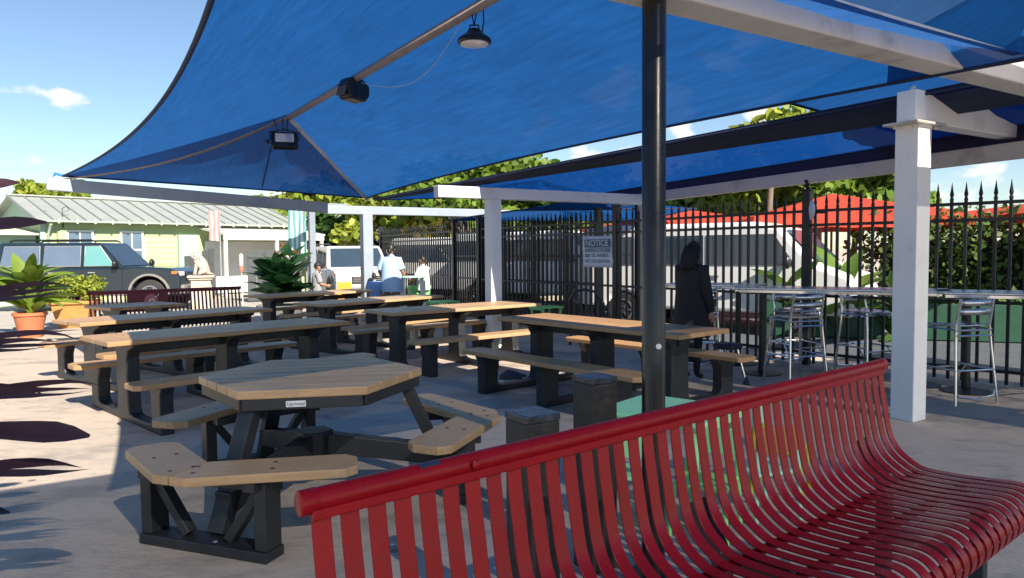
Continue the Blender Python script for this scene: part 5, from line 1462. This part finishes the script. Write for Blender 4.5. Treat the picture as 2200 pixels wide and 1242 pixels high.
# orange-yellow playground toy or barrier bits beyond the tables
ormat = mat('orange_yellow_plastic', (.75, .33, .03), .5, 0, .06, 5)
root = thing('orange_chair', 'small orange plastic chair behind the child in the cap', 'chair', (-3.72, 15.9, 0), R(200))
mb = MB(); mb.box((0, 0, .36), (.36, .36, .04)); mb.build('seat', ormat, root, bevel=.015)
mb = MB(); mb.box((0, .17, .66), (.30, .04, .42)); mb.build('backrest', ormat, root, bevel=.018)
for sx in (-1, 1):
    for sy in (-1, 1):
        mb = MB(); mb.tube([(sx * .17, sy * .17, 0), (sx * .14, sy * .14, .36)], .02, 8); mb.build('leg', ormat, root, smooth=40)
root = thing('lime_bin', 'lime green plastic tub on the ground between the adult and the child in white', 'tub', (-2.05, 15.9, 0))
mb = MB(); mb.lathe([(.20, 0), (.25, .70), (.27, .70), (.27, .76), (.22, .76), (.2, .70)], 18); mb.build('tub', lime_pl, root, smooth=40)
root = thing('white_side_table', 'white tabletop with pale teal edge held at the child in white', 'table', (-2.10, 15.25, 0), R(25))
mb = MB(); mb.box((0, 0, .98), (.55, .35, .03)); mb.build('tabletop', mint_pl, root, bevel=.006)
for sx in (-1, 1):
    mb = MB(); mb.box((sx * .22, 0, .48), (.04, .28, .965)); mb.build('leg', win_white, root)

# ================================================================== PEOPLE
skin_a = mat('warm_skin', (.42, .23, .15), .55, 0, .06, 8)
skin_b = mat('tan_skin', (.36, .19, .12), .55, 0, .06, 8)
hair_m = mat('dark_brown_hair', (.012, .009, .008), .5, 0, .3, 20, .002, 60)
eye_m = mat('dark_eye', (.012, .010, .010), .2)
eyew_m = mat('eye_white', (.6, .58, .55), .3)
lip_m = mat('lips', (.34, .12, .10), .5)
def person(label, loc, rz, Hh, arms, top_m, leg_m, shoe_m, skin_m=skin_a, hair='short', sleeve='short', shorts=True, shirt=None, cap=None, head_turn=0, head_tilt=0, group=None, name='person', lean=0, hair_mat=None):
    """local +y is the way the person faces, +x their right-hand side; arms = {1:(elbow,wrist), -1:(elbow,wrist)} in metres for a 1.7 m adult"""
    s = Hh / 1.7
    root = thing(name, label, 'person', (*loc, 0), rz, group); root.scale = (s, s, s)
    J = [(0, 0, .92), (0, .0, 1.08), (0, lean * .3, 1.24), (0, lean * .6, 1.36), (0, lean, 1.44), (0, lean + .012, 1.51)]
    Rr = [(.145, .105), (.135, .095), (.155, .105), (.135, .085), (.055, .055), (.052, .055)]
    E = [(0, 1), (1, 2), (2, 3), (3, 4), (4, 5)]; segs = [(0, 1, 'leg'), (1, 2, 'top'), (2, 3, 'top'), (3, 4, 'top'), (4, 5, 'skin')]
    hands = []
    for sd in (1, -1):
        i0 = len(J); el, wr = arms[sd]
        sh_ = (sd * .165, lean * .6, 1.385); mid_ = tuple((Vector(sh_) + Vector(el)) / 2)
        J += [sh_, mid_, el, tuple((Vector(el) + Vector(wr)) / 2), wr]; Rr += [.062, .050, .043, .038, .027]
        E += [(3, i0), (i0, i0 + 1), (i0 + 1, i0 + 2), (i0 + 2, i0 + 3), (i0 + 3, i0 + 4)]
        long_ = sleeve == 'long'
        segs += [(3, i0, 'top'), (i0, i0 + 1, 'top'), (i0 + 1, i0 + 2, 'top' if long_ else 'skin'), (i0 + 2, i0 + 3, 'top' if long_ else 'skin'), (i0 + 3, i0 + 4, 'top' if long_ else 'skin')]
        hands.append((sd, Vector(wr), (Vector(wr) - Vector(el)).normalized()))
        k0 = len(J)
        J += [(sd * .088, 0, .86), (sd * .095, .008, .66), (sd * .098, .015, .48), (sd * .10, -.012, .28), (sd * .10, -.015, .085), (sd * .108, .10, .040)]
        Rr += [.088, .078, .056, .052, .038, .036]
        E += [(0, k0), (k0, k0 + 1), (k0 + 1, k0 + 2), (k0 + 2, k0 + 3), (k0 + 3, k0 + 4), (k0 + 4, k0 + 5)]
        segs += [(0, k0, 'leg'), (k0, k0 + 1, 'leg'), (k0 + 1, k0 + 2, 'leg'), (k0 + 2, k0 + 3, 'skin' if shorts else 'leg'), (k0 + 3, k0 + 4, 'skin' if shorts else 'leg'), (k0 + 4, k0 + 5, 'shoe')]
    me = skin_mesh(J, E, Rr, 2)
    idx = {'top': 0, 'leg': 1, 'skin': 2, 'shoe': 3}
    A_ = np.array([J[a] for a, b, _ in segs]); B_ = np.array([J[b] for a, b, _ in segs]); lab = [idx[q] for *_, q in segs]
    rad_ = np.array([((Rr[a][0] if isinstance(Rr[a], tuple) else Rr[a]) + (Rr[b][0] if isinstance(Rr[b], tuple) else Rr[b])) / 2 for a, b, _ in segs])
    mi = []
    for p in me.polygons:
        c = np.array(p.center); ab = B_ - A_; t_ = np.clip(((c - A_) * ab).sum(1) / (ab * ab).sum(1), 0, 1)
        d = np.linalg.norm(A_ + ab * t_[:, None] - c, axis=1) / rad_
        mi.append(lab[int(d.argmin())])
    # head, hands: added to the same body mesh
    ex = MB(); hc = Vector((0, lean + .035, 1.605))
    Mh = Matrix.Rotation(head_turn, 3, 'Z') @ Matrix.Rotation(head_tilt, 3, 'X')
    def hp_(p): return hc + Mh @ Vector(p)
    rows_ = []
    for i in range(15):
        th = math.pi * i / 14; row = []
        for k in range(20):
            a = 2 * math.pi * k / 20; z = math.cos(th); q = math.sin(th)
            x = .076 * q * math.cos(a); y = .096 * q * math.sin(a); zz = .118 * z
            if z < -.1: x *= 1 - .30 * (-z) ; y = y * (1 - .22 * (-z)) + .018 * (-z) * (1 if math.sin(a) > 0 else .3)
            if math.sin(a) > .6 and -.35 < z < .2: y -= .006          # eye hollows below the brow
            row.append(hp_((x, y, zz)))
        rows_.append(row)
    ex.grid(rows_, 2, closeu=True)
    ex.add([hp_(p) for p in ((-.013, .088, -.030), (.013, .088, -.030), (0, .118, -.026), (0, .094, .018), (-.017, .086, -.036), (.017, .086, -.036))], [(0, 2, 3), (2, 1, 3), (0, 1, 2), (4, 2, 0), (1, 2, 5), (4, 5, 2)], 2)
    for sd in (1, -1):
        ex.ball(tuple(hp_((sd * .078, -.005, -.012))), (.010, .018, .030), 8, 6, 2)
        ex.ball(tuple(hp_((sd * .030, .083, .008))), (.013, .008, .008), 8, 6, 4)
        ex.ball(tuple(hp_((sd * .030, .0895, .008))), (.006, .004, .006), 8, 6, 5)
    ex.ball(tuple(hp_((0, .086, -.060))), (.022, .008, .007), 8, 6, 6)
    for sd, w_, d_ in hands:
        side_ = Vector((sd, 0, 0)); side_ = (side_ - d_ * side_.dot(d_)); side_ = side_.normalized() if side_.length > .1 else Vector((0, 1, 0))
        fr_ = d_.cross(side_).normalized()                  # across the palm
        palm = w_ + d_ * .045
        rows_ = []
        for t_, ww, th_ in ((-.02, .022, .018), (.02, .036, .015), (.055, .040, .013), (.085, .038, .011)):
            c = w_ + d_ * t_; rows_.append([c + fr_ * (ww * math.cos(a)) + side_ * (th_ * math.sin(a)) for a in [2 * math.pi * k / 10 for k in range(10)]])
        ex.grid(rows_, 2, closeu=True); n_ = len(ex.v); ex.f.append(tuple(range(n_ - 10, n_))); ex.m.append(2)
        for q, (off, L_) in enumerate(((.029, .070), (.010, .080), (-.010, .075), (-.029, .058))):
            b0 = w_ + d_ * .082 + fr_ * off
            ex.tube([b0, b0 + d_ * L_ * .5 - side_ * .008, b0 + d_ * L_ * .85 - side_ * .028], [.0085, .008, .006], 7, 2)
        b0 = w_ + d_ * .025 + fr_ * .030
        ex.tube([b0, b0 + d_ * .035 + fr_ * .018 - side_ * .012, b0 + d_ * .062 + fr_ * .018 - side_ * .026], [.011, .010, .007], 7, 2)
    em = ex.mesh('head_hands')
    bm = bmesh.new(); bm.from_mesh(me)
    for fc, q in zip(bm.faces, mi): fc.material_index = q
    bm.from_mesh(em); bm.to_mesh(me); bm.free(); bpy.data.meshes.remove(em)
    o = obj('body', me, [top_m, leg_m, skin_m, shoe_m, eyew_m, eye_m, lip_m], root, smooth=True)
    # hair
    hb = MB(); rows_ = []
    for i in range(10):
        th = math.pi * .60 * i / 9; row = []
        for k in range(20):
            a = 2 * math.pi * k / 20; q = math.sin(th); z = math.cos(th)
            front = math.sin(a)
            zlim = (.42 if front > .25 else -.30)
            zz = max(z, zlim) if front > .25 else z
            rr_ = 1.10 + .02 * math.sin(k * 5 + i)
            qq = math.sqrt(max(0, 1 - zz * zz))
            row.append(hp_((.076 * rr_ * qq * math.cos(a), .096 * rr_ * qq * math.sin(a) - .004, .118 * rr_ * zz)))
        rows_.append(row)
    hb.grid(rows_, closeu=True)
    if hair == 'long':
        for k in range(11):
            a = R(190 + 16 * k); x, y = .082 * math.cos(a), .100 * math.sin(a)
            hb.tube([hp_((x, y, .03)), hp_((x * 1.12, y * 1.10, -.08)), hp_((x * 1.0, y * 1.15, -.20)), hp_((x * .9, y * 1.0, -.27))], [.03, .034, .03, .012], 7)
    if hair == 'bun': hb.ball(tuple(hp_((0, -.12, -.045))), (.045, .045, .055), 10, 8)
    hb.build('hair', hair_mat or hair_m, root, smooth=True)
    if cap:
        cb = MB(); rows_ = []
        for i in range(8):
            th = math.pi * .5 * i / 7
            rows_.append([hp_((.094 * math.sin(th) * math.cos(a), .115 * math.sin(th) * math.sin(a), .035 + .112 * math.cos(th))) for a in [2 * math.pi * k / 20 for k in range(20)]])
        cb.grid(rows_, closeu=True)
        bl = [[hp_((.085 * math.cos(a) * f_, .112 * math.sin(a) + (.07 * (f2) * math.sin(a)), .037 - .02 * f2)) for a in [R(20 + 14 * k) for k in range(11)]] for f_, f2 in ((1, 0), (.95, .5), (.85, 1.0))]
        cb.grid(bl); cb.build('cap', cap, root, smooth=True)
    if shirt:
        z_hem, flare = shirt
        sb = MB(); rows_ = []
        for i in range(11):
            t_ = i / 10; z = z_hem + (1.43 - z_hem) * t_
            rx = (.185 + flare * (1 - t_)) * (1 if z < 1.34 else 1 - ((z - 1.34) / .09) * .58); ry = (.128 + flare * .8 * (1 - t_)) * (1 if z < 1.34 else 1 - ((z - 1.34) / .09) * .45)
            rows_.append([(rx * math.cos(a) * (1 + .025 * math.sin(a * 5 + t_ * 3)), lean * max(0, t_ - .3) + ry * math.sin(a) * (1 + .03 * math.sin(a * 7 + t_ * 5)), z) for a in [2 * math.pi * k / 28 for k in range(28)]])
        sb.grid(rows_, closeu=True); sh_o = sb.build('shirt', top_m, root, smooth=True)
        for sd in (1, -1):
            a, b = Vector((sd * .165, lean * .6, 1.385)), Vector(arms[sd][0]); e = a.lerp(b, .80 if sleeve == 'short' else 1.0)
            sb = MB(); pts = [a - (b - a) * .12, a.lerp(e, .5), e]; rr_ = [.075, .078, .080]
            if sleeve == 'long': pts += [b.lerp(Vector(arms[sd][1]), .5), b.lerp(Vector(arms[sd][1]), .97)]; rr_ = [.075, .072, .066, .056, .046]
            sb.tube(pts, rr_, 14); sb.build('sleeve', top_m, root, smooth=40)
    return root
tee_blue = mat('light_blue_cotton', (.36, .52, .74), .85, 0, .06, 5, .004, 14)
tee_white = mat('white_cotton', (.70, .73, .80), .85, 0, .05, 5, .004, 14)
tee_grey = mat('grey_cotton', (.27, .27, .29), .85, 0, .06, 5, .004, 14)
hood_m = mat('black_hood', (.005, .006, .010), .85, 0, .3, 8, .006, 20)
black_cloth = mat('black_navy_cloth', (.005, .007, .012), .8, 0, .3, 6, .01, 12)
shorts_m = mat('dark_shorts', (.03, .03, .04), .8); denim = mat('blue_denim', (.08, .14, .28), .8)
shoe_w = mat('pale_shoes', (.55, .55, .55), .6)
DOWN = ((.23, -.03, 1.12), (.25, .03, .88)); DOWNL = ((-.23, -.03, 1.12), (-.25, .03, .88))
person('adult in a loose light blue shirt standing with their back to the tables', (-2.52, 15.05), R(-8), 1.66,
       {1: ((.25, .02, 1.12), (.20, .22, 1.02)), -1: ((-.27, .03, 1.13), (-.26, .20, .98))}, tee_blue, mat('tan_shorts', (.30, .20, .14), .8), shoe_w, skin_b, 'bun', shirt=(.70, .05))
person('child in a dark cap and grey shirt looking down at something held', (-4.10, 15.15), R(-62), 1.28,
       {1: ((.20, .06, 1.13), (.10, .28, 1.08)), -1: ((-.20, .06, 1.13), (-.08, .28, 1.07))}, tee_grey, shorts_m, shoe_w, skin_a, 'short', shirt=(.78, .02), cap=mat('black_cap', (.014, .014, .018), .7), head_tilt=R(-14))
person('child in a white shirt half behind the tall gate post', (-1.93, 15.75), R(65), 1.40,
       {1: ((.20, .10, 1.14), (.12, .34, 1.08)), -1: ((-.20, .10, 1.14), (-.10, .34, 1.08))}, tee_white, mat('dark_skirt', (.03, .03, .035), .8), shoe_w, skin_b, 'bun', shirt=(.82, .03))
person('small child in a blue shirt in front of the far white post', (-2.85, 14.95), R(20), 1.06,
       {1: DOWN, -1: DOWNL}, mat('mid_blue_cotton', (.16, .30, .58), .85), denim, shoe_w, skin_a, 'short', shirt=(.80, .03))
person('person in loose black clothes standing behind the right picnic table', (2.06, 8.28), R(-52), 1.57,
       {1: ((.25, -.02, 1.12), (.26, .06, .86)), -1: ((-.22, .06, 1.12), (-.14, .26, 1.02))}, black_cloth, black_cloth, mat('black_shoes', (.02, .02, .02), .5), skin_a, 'long', sleeve='long', shorts=False, shirt=(.55, .07), head_tilt=R(-20), hair_mat=hood_m)
# phone in the capped child's hands
root = thing('phone', 'dark tablet held by the child in the cap', 'tablet', (-3.80, 15.28, .835), R(-62))
mb = MB(); mb.box((0, 0, 0), (.22, .14, .012), Matrix.Rotation(R(35), 3, 'X')); mb.build('slab', black_paint, root, bevel=.004)


# scraps of white paper trodden on the concrete
for i, (x, y, lab) in enumerate(((-.62, 3.62, 'tiny white paper scrap right of the front hexagon seat'), (-.16, 2.68, 'tiny white paper scrap seen between the first red slats'))):
    root = thing('paper_scrap', lab, 'litter', (x, y, .003), R(40 * i))
    mb = MB(); mb.add([(-.014, -.008, 0), (.013, -.010, .004), (.016, .007, .001), (-.010, .010, .006)], [(0, 1, 2, 3)]); mb.build('paper', win_white, root)
